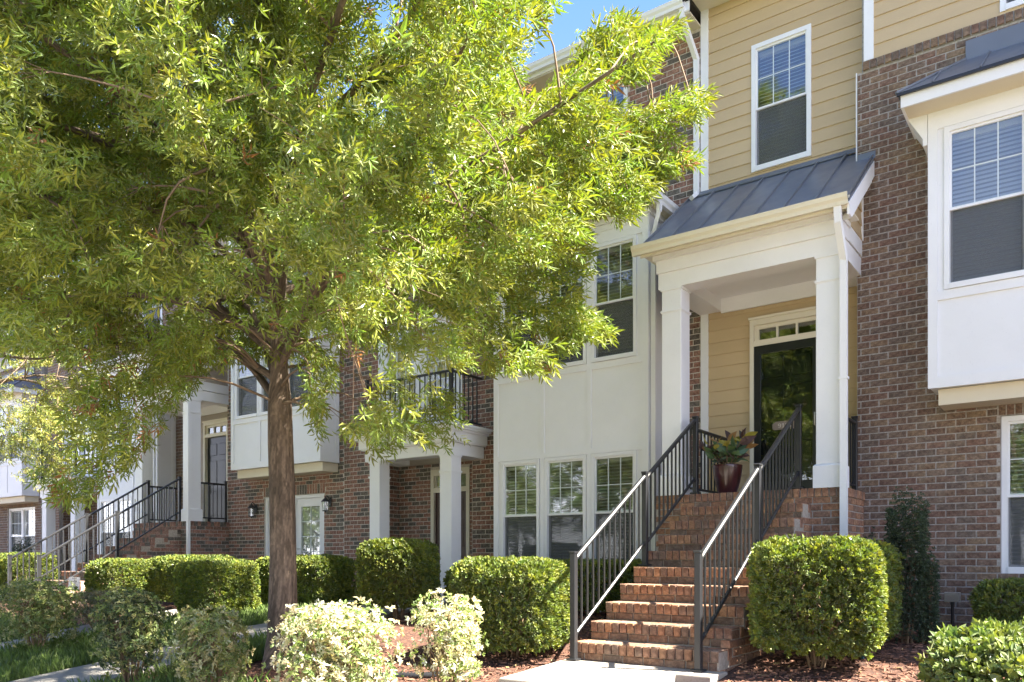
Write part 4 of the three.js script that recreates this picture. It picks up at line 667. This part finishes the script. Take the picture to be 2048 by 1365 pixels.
tree({ name: 'willow_oak', label: 'large willow oak with sunlit yellow-green crown in front of the houses', base: [-7.13, -0.36, 4.83], trunk: 0.152, forkY: 3.2, topY: 10.4, centre: [-7.0, 5.75, 5.2], radii: [5.4, 4.9, 3.8], clumps: 720, per: 88, gap: 0.375, seed: 901, outline: CROWN, limbs: 40, cover: true, spread: 0.31, tint: [0.195, 0.26, 0.010], minZ: x => x < -6.2 ? 2.35 : 1.35,
  extra: [[1120, 255, 7.9], [1180, 300, 7.7], [1230, 262, 7.6], [1285, 245, 7.5], [1300, 335, 7.6], [1240, 350, 7.6], [1180, 375, 7.8], [1120, 350, 8.0], [1200, 88, 7.7], [1160, 125, 7.8], [1245, 62, 7.7], [1100, 480, 8.0], [1140, 540, 8.0], [1090, 610, 8.2], [1140, 470, 7.8], [1060, 420, 8.2], [1060, 540, 8.2], [1120, 640, 8.2], [1270, 120, 7.6], [1220, 160, 7.7], [1150, 220, 8.0], [1090, 230, 8.2], [1040, 640, 8.3], [980, 690, 8.4], [1000, 560, 8.3], [1020, 330, 8.4], [760, 884, 8.6], [850, 832, 8.5], [905, 800, 8.7], [770, 822, 8.8], [700, 838, 8.9], [640, 836, 8.2], [630, 790, 8.2], [1385, 203, 7.4], [1352, 312, 7.6], [1322, 62, 7.8], [1208, 655, 8.2], [1180, 630, 8.2], [1150, 660, 8.3], [1060, 718, 8.4], [1010, 714, 8.4], [1095, 690, 8.4], [110, 956, 7.2], [160, 975, 7.2], [205, 945, 7.2], [240, 900, 7.2], [285, 870, 7.3]].map(a => at(...a)),
  thinBelow: v => clamp((project(v).y - 480) / 420, 0, 0.55),
  dead: (v, r) => { const q = project(v); return Math.abs(q.x - 240) < 110 && q.y > 640 && q.y < 1000 && r() < 0.07 || r() < 0.006; } });
tree({ name: 'willow_oak', label: 'second willow oak, pale yellow foliage at the left edge of the picture', base: [-16.4, -0.34, 5.0], trunk: 0.13, forkY: 2.8, topY: 8.4, centre: [-16.2, 4.9, 5.0], radii: [3.4, 3.0, 3.0], clumps: 170, per: 44, gap: 0.42, seed: 931, limbs: 12, tint: [0.30, 0.34, 0.05] });
{ const r = rng(77);
  for (const [x, z, h] of [[-33, 25, 8], [-25.5, 22, 9], [-19, 26, 9], [-13.5, 22.5, 8], [-8, 26, 9], [-2.5, 24, 7.5], [-40, 23, 9], [-48, 27, 9], [3.5, 25, 8], [10, 24, 8], [-29, 30, 9], [-22, 31, 9], [-5, 31, 8]])
    tree({ name: 'street_tree', label: 'leafy tree across the street, seen only mirrored in the windows', group: 'trees across the street', base: [x, -0.72, z], trunk: 0.2, forkY: 2.0, topY: h, centre: [x, h * 0.60, z], radii: [3.6, h * 0.42, 3.4], clumps: 60, per: 26, gap: 0.9, seed: 950 + Math.round(x), limbs: 7, geos: OAKBIG, spread: 0.75, tint: [0.11, 0.17, 0.03] }); }

// ---------------------------------------------------------------- shrubs
function shrub({ name, label, cat = 'shrub', c, size, yaw = 0, geo, mat, n, tint, seed, power = 6, base = 0.1, stems = 6, depth = 0.22, loose = 0.03, group, hollow = 0, keep = null, upward = 0.25 }) {
  const [cx, cz] = c, [w, h, d] = size, y0 = gy(cx, cz), t = thing(name, label, cat, [cx, y0, cz], group), r = rng(seed), L = lattice(seed % 40 + 5); t.rotation.y = yaw;
  const st = []; for (let i = 0; i < stems; i++) { const a = i * 2.4 + r(), e = V(Math.cos(a) * w * 0.36 * (0.4 + 0.6 * r()), h * (0.62 + 0.3 * r()), Math.sin(a) * d * 0.36 * (0.4 + 0.6 * r())), s = V(Math.cos(a) * 0.05, -0.05, Math.sin(a) * 0.05); st.push(tube([s, s.clone().lerp(e, 0.4).add(V((r() - 0.5) * 0.06, 0.02, (r() - 0.5) * 0.06)), e], 0.012, 0.004, 5, 6)); for (let k = 0; k < 4; k++) { const b = s.clone().lerp(e, 0.35 + 0.5 * r()); st.push(tube([b, b.clone().add(V(gauss(r) * w * 0.22, h * 0.18 * (0.4 + r()), gauss(r) * d * 0.22))], 0.005, 0.002, 4)); } }
  mesh('stems', st, M.stem, t, { kind: 'stuff' });
  const items = [];
  for (let i = 0; i < n; i++) {
    const A = [h * d, h * d, w * d, w * d * 0.35, w * h, w * h], tot = A.reduce((p, q) => p + q, 0); let k = 0, x = r() * tot; while (x > A[k]) x -= A[k++];
    const u = r() * 2 - 1, v = r() * 2 - 1, q = k < 2 ? [k ? 1 : -1, u, v] : k < 4 ? [u, k === 2 ? 1 : -1, v] : [u, v, k === 4 ? 1 : -1];
    const m = Math.pow(q.reduce((p, e) => p + Math.pow(Math.abs(e), power), 0), -1 / power), nn = V(...q.map(e => Math.sign(e) * Math.pow(Math.abs(e * m), power - 1))).normalize();
    const inn = 1 - depth * Math.pow(r(), 1.6) * (hollow && r() < hollow ? 3 : 1), bump = 1 + loose * 2 * (tnoise(L, q[0] * 0.31 + q[2] * 0.21 + 0.5, q[1] * 0.37 + q[2] * 0.17 + 0.5, 9) - 0.5) + loose * gauss(r) * 0.6;
    const X = q[0] * m * w / 2 * inn * bump, Y = base + (h - base) * (0.5 + 0.5 * q[1] * m * inn * bump), Z = q[2] * m * d / 2 * inn * bump;
    if (keep && !keep(X / (w / 2), (Y - base) / (h - base), Z / (d / 2), r)) continue;
    items.push([X, Y, Z, nn.x + gauss(r) * 0.5, nn.y + upward + gauss(r) * 0.5, nn.z + gauss(r) * 0.5, r() * 6.28, 0.75 + 0.5 * r()]);
  }
  const rc = rng(seed + 1); scatter('foliage', t, geo, mat, items, (i) => { const b = 0.7 + 0.6 * rc(), hh = rc(), j = Math.floor(rc() * tint.length), q = tint[j]; return C(q[0] * b * (0.85 + 0.3 * hh), q[1] * b, q[2] * b * (1.15 - 0.3 * hh)); });
  return t;
}
const GREEN = [[0.16, 0.205, 0.012], [0.22, 0.26, 0.016], [0.11, 0.16, 0.014]], CREAM = [[0.60, 0.56, 0.34], [0.50, 0.50, 0.25], [0.64, 0.60, 0.42], [0.27, 0.34, 0.09], [0.17, 0.25, 0.04]], OLIVE = [[0.25, 0.30, 0.075], [0.38, 0.39, 0.16], [0.15, 0.21, 0.045]];
const privet = o => shrub({ name: 'hedge', cat: 'hedge', geo: PRIVET, mat: M.privet, tint: GREEN, group: 'clipped hedges', loose: 0.045, depth: 0.28, ...o });
privet({ label: 'sunlit square-clipped hedge right of the near staircase', c: [-2.02, 3.05], size: [1.02, 1.10, 1.02], yaw: 0.25, n: 5200, seed: 1001, base: 0.16, stems: 9 });
privet({ label: 'shaded hedge tucked behind the sunlit hedge, in front of the downspout', c: [-1.98, 1.95], size: [0.75, 1.0, 0.8], n: 2600, seed: 1002 });
privet({ label: 'sunlit square hedge left of the near staircase, beside the handrail post', c: [-4.92, 3.62], size: [1.05, 0.98, 0.95], yaw: 0.2, n: 4600, seed: 1003, base: 0.1 });
privet({ label: 'low dark hedge under the lower windows of the white bay', c: [-5.75, 0.82], size: [2.7, 0.72, 0.75], n: 5200, seed: 1004 });
privet({ label: 'dark cube hedge in front of the portico left column', c: [-8.0, 2.15], size: [0.95, 1.08, 0.85], yaw: 0.3, n: 4200, seed: 1005, base: 0.2, stems: 9 });
privet({ label: 'small dark rounded hedge at the foot of the portico right column', c: [-7.25, 1.25], size: [0.9, 0.66, 0.7], n: 2600, seed: 1006, power: 3.5 });
privet({ label: 'dark hedge behind the tree trunk, in front of the French doors', c: [-10.25, 1.95], size: [1.55, 0.82, 0.8], yaw: 0.15, n: 4600, seed: 1007 });
privet({ label: 'sunlit hedge left of the tree trunk, right end of the far hedge row', c: [-10.75, 3.2], size: [0.95, 0.86, 0.9], n: 3800, seed: 1008 });
privet({ label: 'dark middle hedge of the far row, below the far staircase', c: [-12.9, 2.25], size: [1.9, 0.84, 0.8], n: 4400, seed: 1009 });
privet({ label: 'sunlit hedge right of the small white yard sign', c: [-14.0, 2.95], size: [0.95, 0.86, 0.9], n: 3200, seed: 1010 });
privet({ label: 'sunlit hedge behind the far handrails at the left edge', c: [-18.9, 2.7], size: [2.4, 0.95, 0.9], n: 4200, seed: 1011 });
privet({ label: 'dark boxwood hedge under the window at the right edge', c: [-0.47, 0.92], size: [1.1, 0.58, 0.72], n: 3600, seed: 1012, geo: BOX, power: 4 });
shrub({ name: 'laurel_bush', label: 'bright glossy bush in the bottom right corner', c: [-0.34, 4.62], size: [1.05, 0.68, 1.0], geo: LAUREL, mat: M.privet, n: 1900, tint: [[0.15, 0.20, 0.02], [0.20, 0.25, 0.025], [0.11, 0.16, 0.02]], seed: 1020, power: 2.6, loose: 0.10, depth: 0.4, stems: 12 });
for (const [label, c, size, n, seed, name] of [['narrow upright dark evergreen against the near brick wall', [-1.56, 1.5], [0.36, 1.52, 0.34], 3000, 1030], ['short spindly evergreen left of the narrow upright one', [-1.98, 1.12], [0.12, 1.15, 0.12], 420, 1031], ['thin side shoot evergreen right of the narrow upright one', [-1.37, 1.5], [0.16, 0.95, 0.16], 800, 1032], ['small upright evergreen under the far left window', [-24.3, 0.3], [0.5, 1.25, 0.45], 1500, 1033]])
  shrub({ name: 'upright_evergreen', cat: 'shrub', label, c, size, n, seed, geo: HOLLY, mat: M.needle, tint: [[0.022, 0.045, 0.016], [0.03, 0.06, 0.02], [0.04, 0.07, 0.022]], power: 3.4, base: -0.10, stems: 5, depth: 0.5, loose: 0.12, upward: 1.2, group: 'upright evergreens' });
const airy = (x, y, z, r) => { const e = 0.5 + 0.5 * Math.sin(x * 5.1 + z * 3.3) * Math.sin(y * 7.7 + x * 2.1); return y > 0.72 ? r() < 0.92 : r() < 0.18 + 0.62 * e; };
const pale = o => shrub({ name: 'variegated_shrub', cat: 'shrub', geo: PALE, mat: M.pale, power: 2.5, loose: 0.16, depth: 0.5, hollow: 0.4, stems: 16, base: 0.1, keep: airy, group: 'variegated shrubs', ...o });
pale({ label: 'wide cream-white variegated shrub just right of the tree trunk', c: [-4.88, 6.05], size: [0.98, 0.93, 0.70], yaw: 0.6, n: 2700, seed: 1041, tint: CREAM });
pale({ label: 'small cream-white variegated shrub on bare stems, left of the sunlit square hedge', c: [-4.36, 5.32], size: [0.58, 0.92, 0.55], yaw: 0.5, n: 1150, seed: 1042, tint: CREAM, keep: (x, y, z, r) => y > 0.45 + 0.25 * (x < 0 ? 1 : 0) || (x > -0.1 ? r() < 0.75 : r() < 0.2) });
pale({ label: 'olive and cream shrub left of the tree trunk', c: [-6.46, 6.14], size: [0.64, 0.84, 0.56], yaw: 0.6, n: 1900, seed: 1043, tint: [...OLIVE, [0.45, 0.44, 0.24]] });
pale({ label: 'dark shrub with cream-edged leaves beside the walkway', c: [-7.85, 6.12], size: [0.62, 0.96, 0.58], yaw: 0.6, n: 2300, seed: 1044, tint: [...OLIVE, [0.07, 0.10, 0.03], [0.05, 0.085, 0.025]] });
pale({ label: 'broad olive shrub at the left edge beyond the walkway', c: [-11.0, 5.65], size: [1.0, 0.95, 0.8], yaw: 0.5, n: 3000, seed: 1045, tint: OLIVE });
pale({ label: 'low dry shrub at the foot of the far staircase', c: [-12.0, 4.35], size: [1.6, 0.55, 0.8], yaw: 0.2, n: 1700, seed: 1046, tint: [[0.26, 0.24, 0.12], [0.20, 0.17, 0.09], [0.14, 0.16, 0.05]] });

// ---------------------------------------------------------------- grass, mulch chips
{ const r = rng(4001), pos = []; for (let i = 0; i < 8; i++) { const a = r() * 6.28, l = 0.07 + 0.09 * r(), b = 0.02 + 0.05 * r(), ox = (r() - 0.5) * 0.05, oz = (r() - 0.5) * 0.05, w = 0.003; pos.push(ox - w * Math.sin(a), 0, oz + w * Math.cos(a), ox + w * Math.sin(a), 0, oz - w * Math.cos(a), ox + Math.cos(a) * b * 0.4, l * 0.65, oz + Math.sin(a) * b * 0.4); pos.push(ox + w * Math.sin(a), 0, oz - w * Math.cos(a), ox + Math.cos(a) * b, l, oz + Math.sin(a) * b, ox + Math.cos(a) * b * 0.4, l * 0.65, oz + Math.sin(a) * b * 0.4); }
  const g = new THREE.BufferGeometry(); g.setAttribute('position', new THREE.Float32BufferAttribute(pos, 3)); g.computeVertexNormals();
  const it = []; const put = (x0, x1, z0, z1, n, k = 1) => { for (let i = 0; i < n; i++) { const x = lerp(x0, x1, r()), z = lerp(z0, z1, r()); it.push([x, gy(x, z) + 0.008, z, gauss(r) * 0.15, 1, gauss(r) * 0.15, r() * 6.28, k * (0.6 + 0.7 * r())]); } };
  put(-11.45, -9.4, 1.3, 7.4, 5200); put(-16, -12.6, 4.3, 7.4, 2600); put(-8.2, -7.5, 3.7, 5.5, 900, 1.2); put(-8.15, -6.4, 5.6, 7.0, 420, 1.1); put(-6.4, -5.6, 5.6, 6.9, 120);
  const tg = scatter('grass', null, g, leafMat({ transmission: 0.35, clearcoat: 0 }), it, () => { const b = 0.7 + 0.6 * r(); return C(0.12 * b, 0.19 * b, 0.03 * b); }); tg.userData.label = 'grass tufts on the lawn strips between the walks'; tg.userData.category = 'grass'; }
{ const r = rng(4101), it = []; const chip = metric(new THREE.BoxGeometry(0.012, 0.05, 0.005)); const blocked = (x, z) => (x > -9.4 && x < -8.2) || (x > -4.3 && x < -2.55 && z > 0.9 && z < 7.6) || (z > 2.7 && z < 3.7 && x < -5.55 && x > -8.3) || z > 7.5 || (x < -7.45 && x > -8.25 && z > 3.6);
  for (let i = 0; i < 21000; i++) { const x = lerp(-8.2, 1.6, r()), z = lerp(0.1, 7.4, Math.pow(r(), 0.85)); if (blocked(x, z)) continue; it.push([x, gy(x, z) + 0.006 + 0.006 * r(), z, gauss(r), gauss(r) * 0.22, gauss(r), r() * 6.28, 0.5 + 0.9 * r()]); }
  const m = scatter('mulch_chips', null, chip, std(C(1, 1, 1), 1), it, () => { const b = 0.45 + 0.95 * r(), k = r(); return k > 0.965 ? C(0.42 * b, 0.30 * b, 0.14 * b) : C(0.21 * b, 0.105 * b, 0.068 * b); }); m.userData.label = 'shredded red-brown bark mulch on the planting beds'; m.userData.category = 'mulch'; }

// ---------------------------------------------------------------- small objects
{ // potted croton on the landing
  const t = thing('potted_plant', 'croton plant with yellow and dark leaves in a glossy maroon pot on the porch', 'potted plant', [-3.80, 1.603, 0.55]), r = rng(5001);
  const pot = mesh('pot', new THREE.LatheGeometry([[0.001, 0], [0.105, 0], [0.112, 0.012], [0.145, 0.12], [0.172, 0.24], [0.182, 0.33], [0.184, 0.365], [0.178, 0.372], [0.168, 0.366], [0.164, 0.33], [0.001, 0.32]].map(a => new THREE.Vector2(...a)), 40), new THREE.MeshPhysicalMaterial({ color: C(0.075, 0.008, 0.01), roughness: 0.3, map: T.glaze, clearcoat: 0.7, clearcoatRoughness: 0.12 }), t);
  mesh('soil', new THREE.CylinderGeometry(0.163, 0.163, 0.02, 24).translate(0, 0.33, 0), M.mulch, t);
  const mats = [[0.06, 0.12, 0.035], [0.42, 0.36, 0.03], [0.08, 0.03, 0.028], [0.12, 0.19, 0.04], [0.045, 0.04, 0.035], [0.28, 0.14, 0.03], [0.06, 0.14, 0.06]].map(q => leafMat({ color: C(...q), transmission: 0.25, clearcoat: 0.7, clearcoatRoughness: 0.3 }));
  const lg = [0, 1, 2].map(k => { const a = [], L = 1, n = 6; const row = i => { const f = i / n, w = 0.24 * Math.sin(Math.PI * Math.pow(f, 0.8)) + 0.004; return [[-w, f, 0.10 * w - 0.35 * (k * 0.4 + 0.4) * f * f], [0, f, -0.35 * (k * 0.4 + 0.4) * f * f - 0.03], [w, f, 0.10 * w - 0.35 * (k * 0.4 + 0.4) * f * f]]; }; for (let i = 0; i < n; i++) { const p = row(i), q = row(i + 1); for (let s = 0; s < 2; s++) a.push(...p[s], ...p[s + 1], ...q[s + 1], ...p[s], ...q[s + 1], ...q[s]); } const g = new THREE.BufferGeometry(); g.setAttribute('position', new THREE.Float32BufferAttribute(a, 3)); g.computeVertexNormals(); return g; });
  const stalks = []; for (let i = 0; i < 9; i++) { const a = i * 0.7, e = V(Math.cos(a) * 0.26 * (0.5 + 0.7 * r()), 0.60 + 0.15 * r(), Math.sin(a) * 0.14), s = V(Math.cos(a) * 0.04, 0.33, Math.sin(a) * 0.04); stalks.push(tube([s, s.clone().lerp(e, 0.5).add(V(0, 0.03, 0)), e], 0.008, 0.005, 5, 6));
    for (let k = 0; k < 8; k++) { const f = 0.3 + 0.7 * k / 7, p = s.clone().lerp(e, f), b = a + k * 2.4 + r(), op = 1.15 + 0.6 * r() - 0.35 * f, m = new THREE.Mesh(lg[Math.floor(r() * 3)], mats[f > 0.7 ? [1, 2, 4, 5, 1, 2][Math.floor(r() * 6)] : [0, 3, 6, 0, 2][Math.floor(r() * 5)]]); m.name = 'leaf'; m.position.copy(p); m.quaternion.setFromUnitVectors(V(0, 1, 0), V(Math.sin(op) * Math.cos(b), Math.cos(op), Math.sin(op) * Math.sin(b)).normalize()); m.rotateY(r() * 6); const L = 0.15 + 0.08 * r(); m.scale.set(L, L, L); m.castShadow = m.receiveShadow = true; t.add(m); } }
  mesh('stalks', stalks, M.stem, t);
}
function lantern(label, x, y, z) {
  const t = thing('wall_lantern', label, 'lantern', [x, y, z], 'black wall lanterns');
  mesh('back_plate', [bevelBox(-0.045, 0.045, -0.02, 0.16, 0, 0.02, 0.006)], M.iron, t);
  mesh('arm', [tube([V(0, 0.10, 0.02), V(0, 0.17, 0.05), V(0, 0.19, 0.10), V(0, 0.17, 0.12)], 0.010, 0.009, 6, 10)], M.iron, t);
  const roof = mesh('roof_cap', [new THREE.LatheGeometry([[0.001, 0.175], [0.012, 0.17], [0.018, 0.15], [0.05, 0.125], [0.085, 0.085], [0.088, 0.075], [0.001, 0.075]].map(a => new THREE.Vector2(...a)), 16).translate(0, 0, 0.12)], M.iron, t);
  const cage = mesh('cage', [...Array.from({ length: 6 }, (_, i) => { const a = i / 6 * 6.283; return tube([V(Math.cos(a) * 0.072, 0.076, 0.12 + Math.sin(a) * 0.072), V(Math.cos(a) * 0.058, -0.10, 0.12 + Math.sin(a) * 0.058)], 0.006, 0.006, 4); }), new THREE.CylinderGeometry(0.066, 0.066, 0.016, 12).translate(0, -0.106, 0.12), new THREE.CylinderGeometry(0.02, 0.008, 0.03, 8).translate(0, -0.128, 0.12)], M.iron, t);
  for (let i = 0; i < 6; i++) { const a = (i + 0.5) / 6 * 6.283, g = new THREE.PlaneGeometry(0.062, 0.166); g.rotateY(Math.PI / 2 - a); g.translate(Math.cos(a) * 0.057, -0.012, 0.12 + Math.sin(a) * 0.057); mesh('glass_pane', g, M.glass, t); }
  mesh('candle', [new THREE.CylinderGeometry(0.011, 0.011, 0.08, 8).translate(0, -0.06, 0.12)], M.white, t);
}
lantern('black wall lantern left of the French doors, near the tree trunk', -14.72, 1.80, -0.385); lantern('black wall lantern right of the French doors', -12.34, 1.84, -0.385); lantern('black wall lantern high on the far brick wall, above the far balcony', -22.9, 5.85, -0.785);
{ const t = thing('yard_sign', 'small white yard sign on a thin stake beside the far staircase', 'sign', [-14.05, gy(-14.05, 3.75), 3.75]);
  const cv = document.createElement('canvas'); cv.width = 128; cv.height = 160; const x = cv.getContext('2d'); x.fillStyle = '#f3efe8'; x.fillRect(0, 0, 128, 160); x.fillStyle = '#8f8a84'; x.fillRect(34, 14, 60, 7); x.fillStyle = '#77726c'; x.font = 'bold 34px sans-serif'; x.textAlign = 'center'; x.fillText('FOR', 64, 72); x.fillStyle = '#b0aaa2'; for (const [a, b, w] of [[22, 92, 84], [26, 108, 70], [22, 124, 80], [40, 140, 50]]) x.fillRect(a, b, w, 5);
  const tx = new THREE.CanvasTexture(cv); tx.colorSpace = THREE.SRGBColorSpace; const g = new THREE.BoxGeometry(0.17, 0.205, 0.006); g.rotateZ(-0.06); g.rotateY(0.95); g.translate(0, 0.56, 0); mesh('panel', g, std(C(1, 1, 1), 0.6, { map: tx }), t); mesh('stake', [tube([V(0, -0.05, -0.004), V(0.01, 0.66, -0.008)], 0.005, 0.005, 5)], M.stem, t); }
{ const t = thing('drain_pipe', 'black corrugated drain pipe lying on the mulch between the cream shrubs', 'pipe', [-5.3, gy(-5.3, 4.75), 4.75]); const c = new THREE.CatmullRomCurve3([V(-0.75, -0.01, 0.42), V(-0.35, 0.0, 0.14), V(0.05, 0.02, -0.02), V(0.42, 0.03, -0.22), V(0.7, 0.0, -0.3)]), P = c.getPoints(180); mesh('hose', [tube(P, f => 0.036 + 0.007 * Math.sin(f * 180 * Math.PI * 0.5), 0, 12)], std(C(0.025, 0.025, 0.028), 0.35), t); }
{ const t = thing('downspout_extension', 'white downspout end lying on the mulch right of the sunlit hedge', 'downspout', [-1.97, gy(-1.97, 1.5) + 0.05, 1.5], 'downspout ends on the ground'); const q = [box(-0.038, 0.038, 0.028, 0.032, -0.3, 0.3), box(-0.038, 0.038, -0.032, -0.028, -0.3, 0.3), box(-0.042, -0.038, -0.032, 0.032, -0.3, 0.3), box(0.038, 0.042, -0.032, 0.032, -0.3, 0.3)]; mesh('pipe', q, M.white, t); t.rotation.set(0.08, 0.62, 0); }
{ const t = thing('downspout_extension', 'white downspout end on the ground between the two dark hedges', 'downspout', [-9.75, gy(-9.75, 1.55) + 0.09, 1.55], 'downspout ends on the ground'); const q = [box(-0.04, 0.04, 0.028, 0.032, -0.45, 0.45), box(-0.04, 0.04, -0.032, -0.028, -0.45, 0.45), box(-0.044, -0.04, -0.032, 0.032, -0.45, 0.45), box(0.04, 0.044, -0.032, 0.032, -0.45, 0.45)]; mesh('pipe', q, M.white, t); t.rotation.set(0.10, 1.1, 0); }
{ const t = thing('garden_hose', 'short length of teal hose showing at the foot of the sunlit hedge', 'hose', [-1.82, gy(-1.82, 2.45), 2.45]); mesh('hose', [tube([V(-0.3, 0.02, 0.05), V(-0.1, 0.05, 0.02), V(0.04, 0.03, 0.08), V(0.1, 0.0, 0.2)], 0.018, 0.018, 8, 16)], std(C(0.03, 0.10, 0.13), 0.4), t); }
{ const y = gy(-1.30, 0.42), t = thing('standpipe', 'black garden pipe with a clear box head against the near brick wall', 'pipe', [-1.30, y, 0.42]); mesh('pole', [new THREE.CylinderGeometry(0.017, 0.017, 0.30, 10).translate(0, 0.15, 0), new THREE.CylinderGeometry(0.021, 0.021, 0.12, 10).translate(0, 0.06, 0), new THREE.CylinderGeometry(0.022, 0.022, 0.03, 10).translate(0, 0.31, 0)], M.iron, t); mesh('box_head', [bevelBox(-0.075, 0.075, 0.325, 0.43, -0.05, 0.05, 0.008)], new THREE.MeshPhysicalMaterial({ color: C(0.75, 0.72, 0.62), transmission: 0.8, roughness: 0.35, thickness: 0, transparent: false }), t); }
{ const t = thing('scroll_hook', 'black scrolled metal garden stand beside the white bay corner', 'garden stand', [-7.72, gy(-7.72, 0.62), 0.62]); const curl = (cx, cy, s) => tube(Array.from({ length: 26 }, (_, i) => { const a = i / 25 * 5.2, q = 0.06 * (1 - i / 40); return V(cx + s * q * Math.cos(a), cy + q * Math.sin(a), 0); }), 0.005, 0.004, 5); mesh('stand', [tube([V(0, -0.05, 0), V(0, 0.62, 0)], 0.006, 0.006, 5), curl(-0.07, 0.62, 1), curl(0.09, 0.66, -1)], M.iron, t); }

renderer.render(scene, camera);
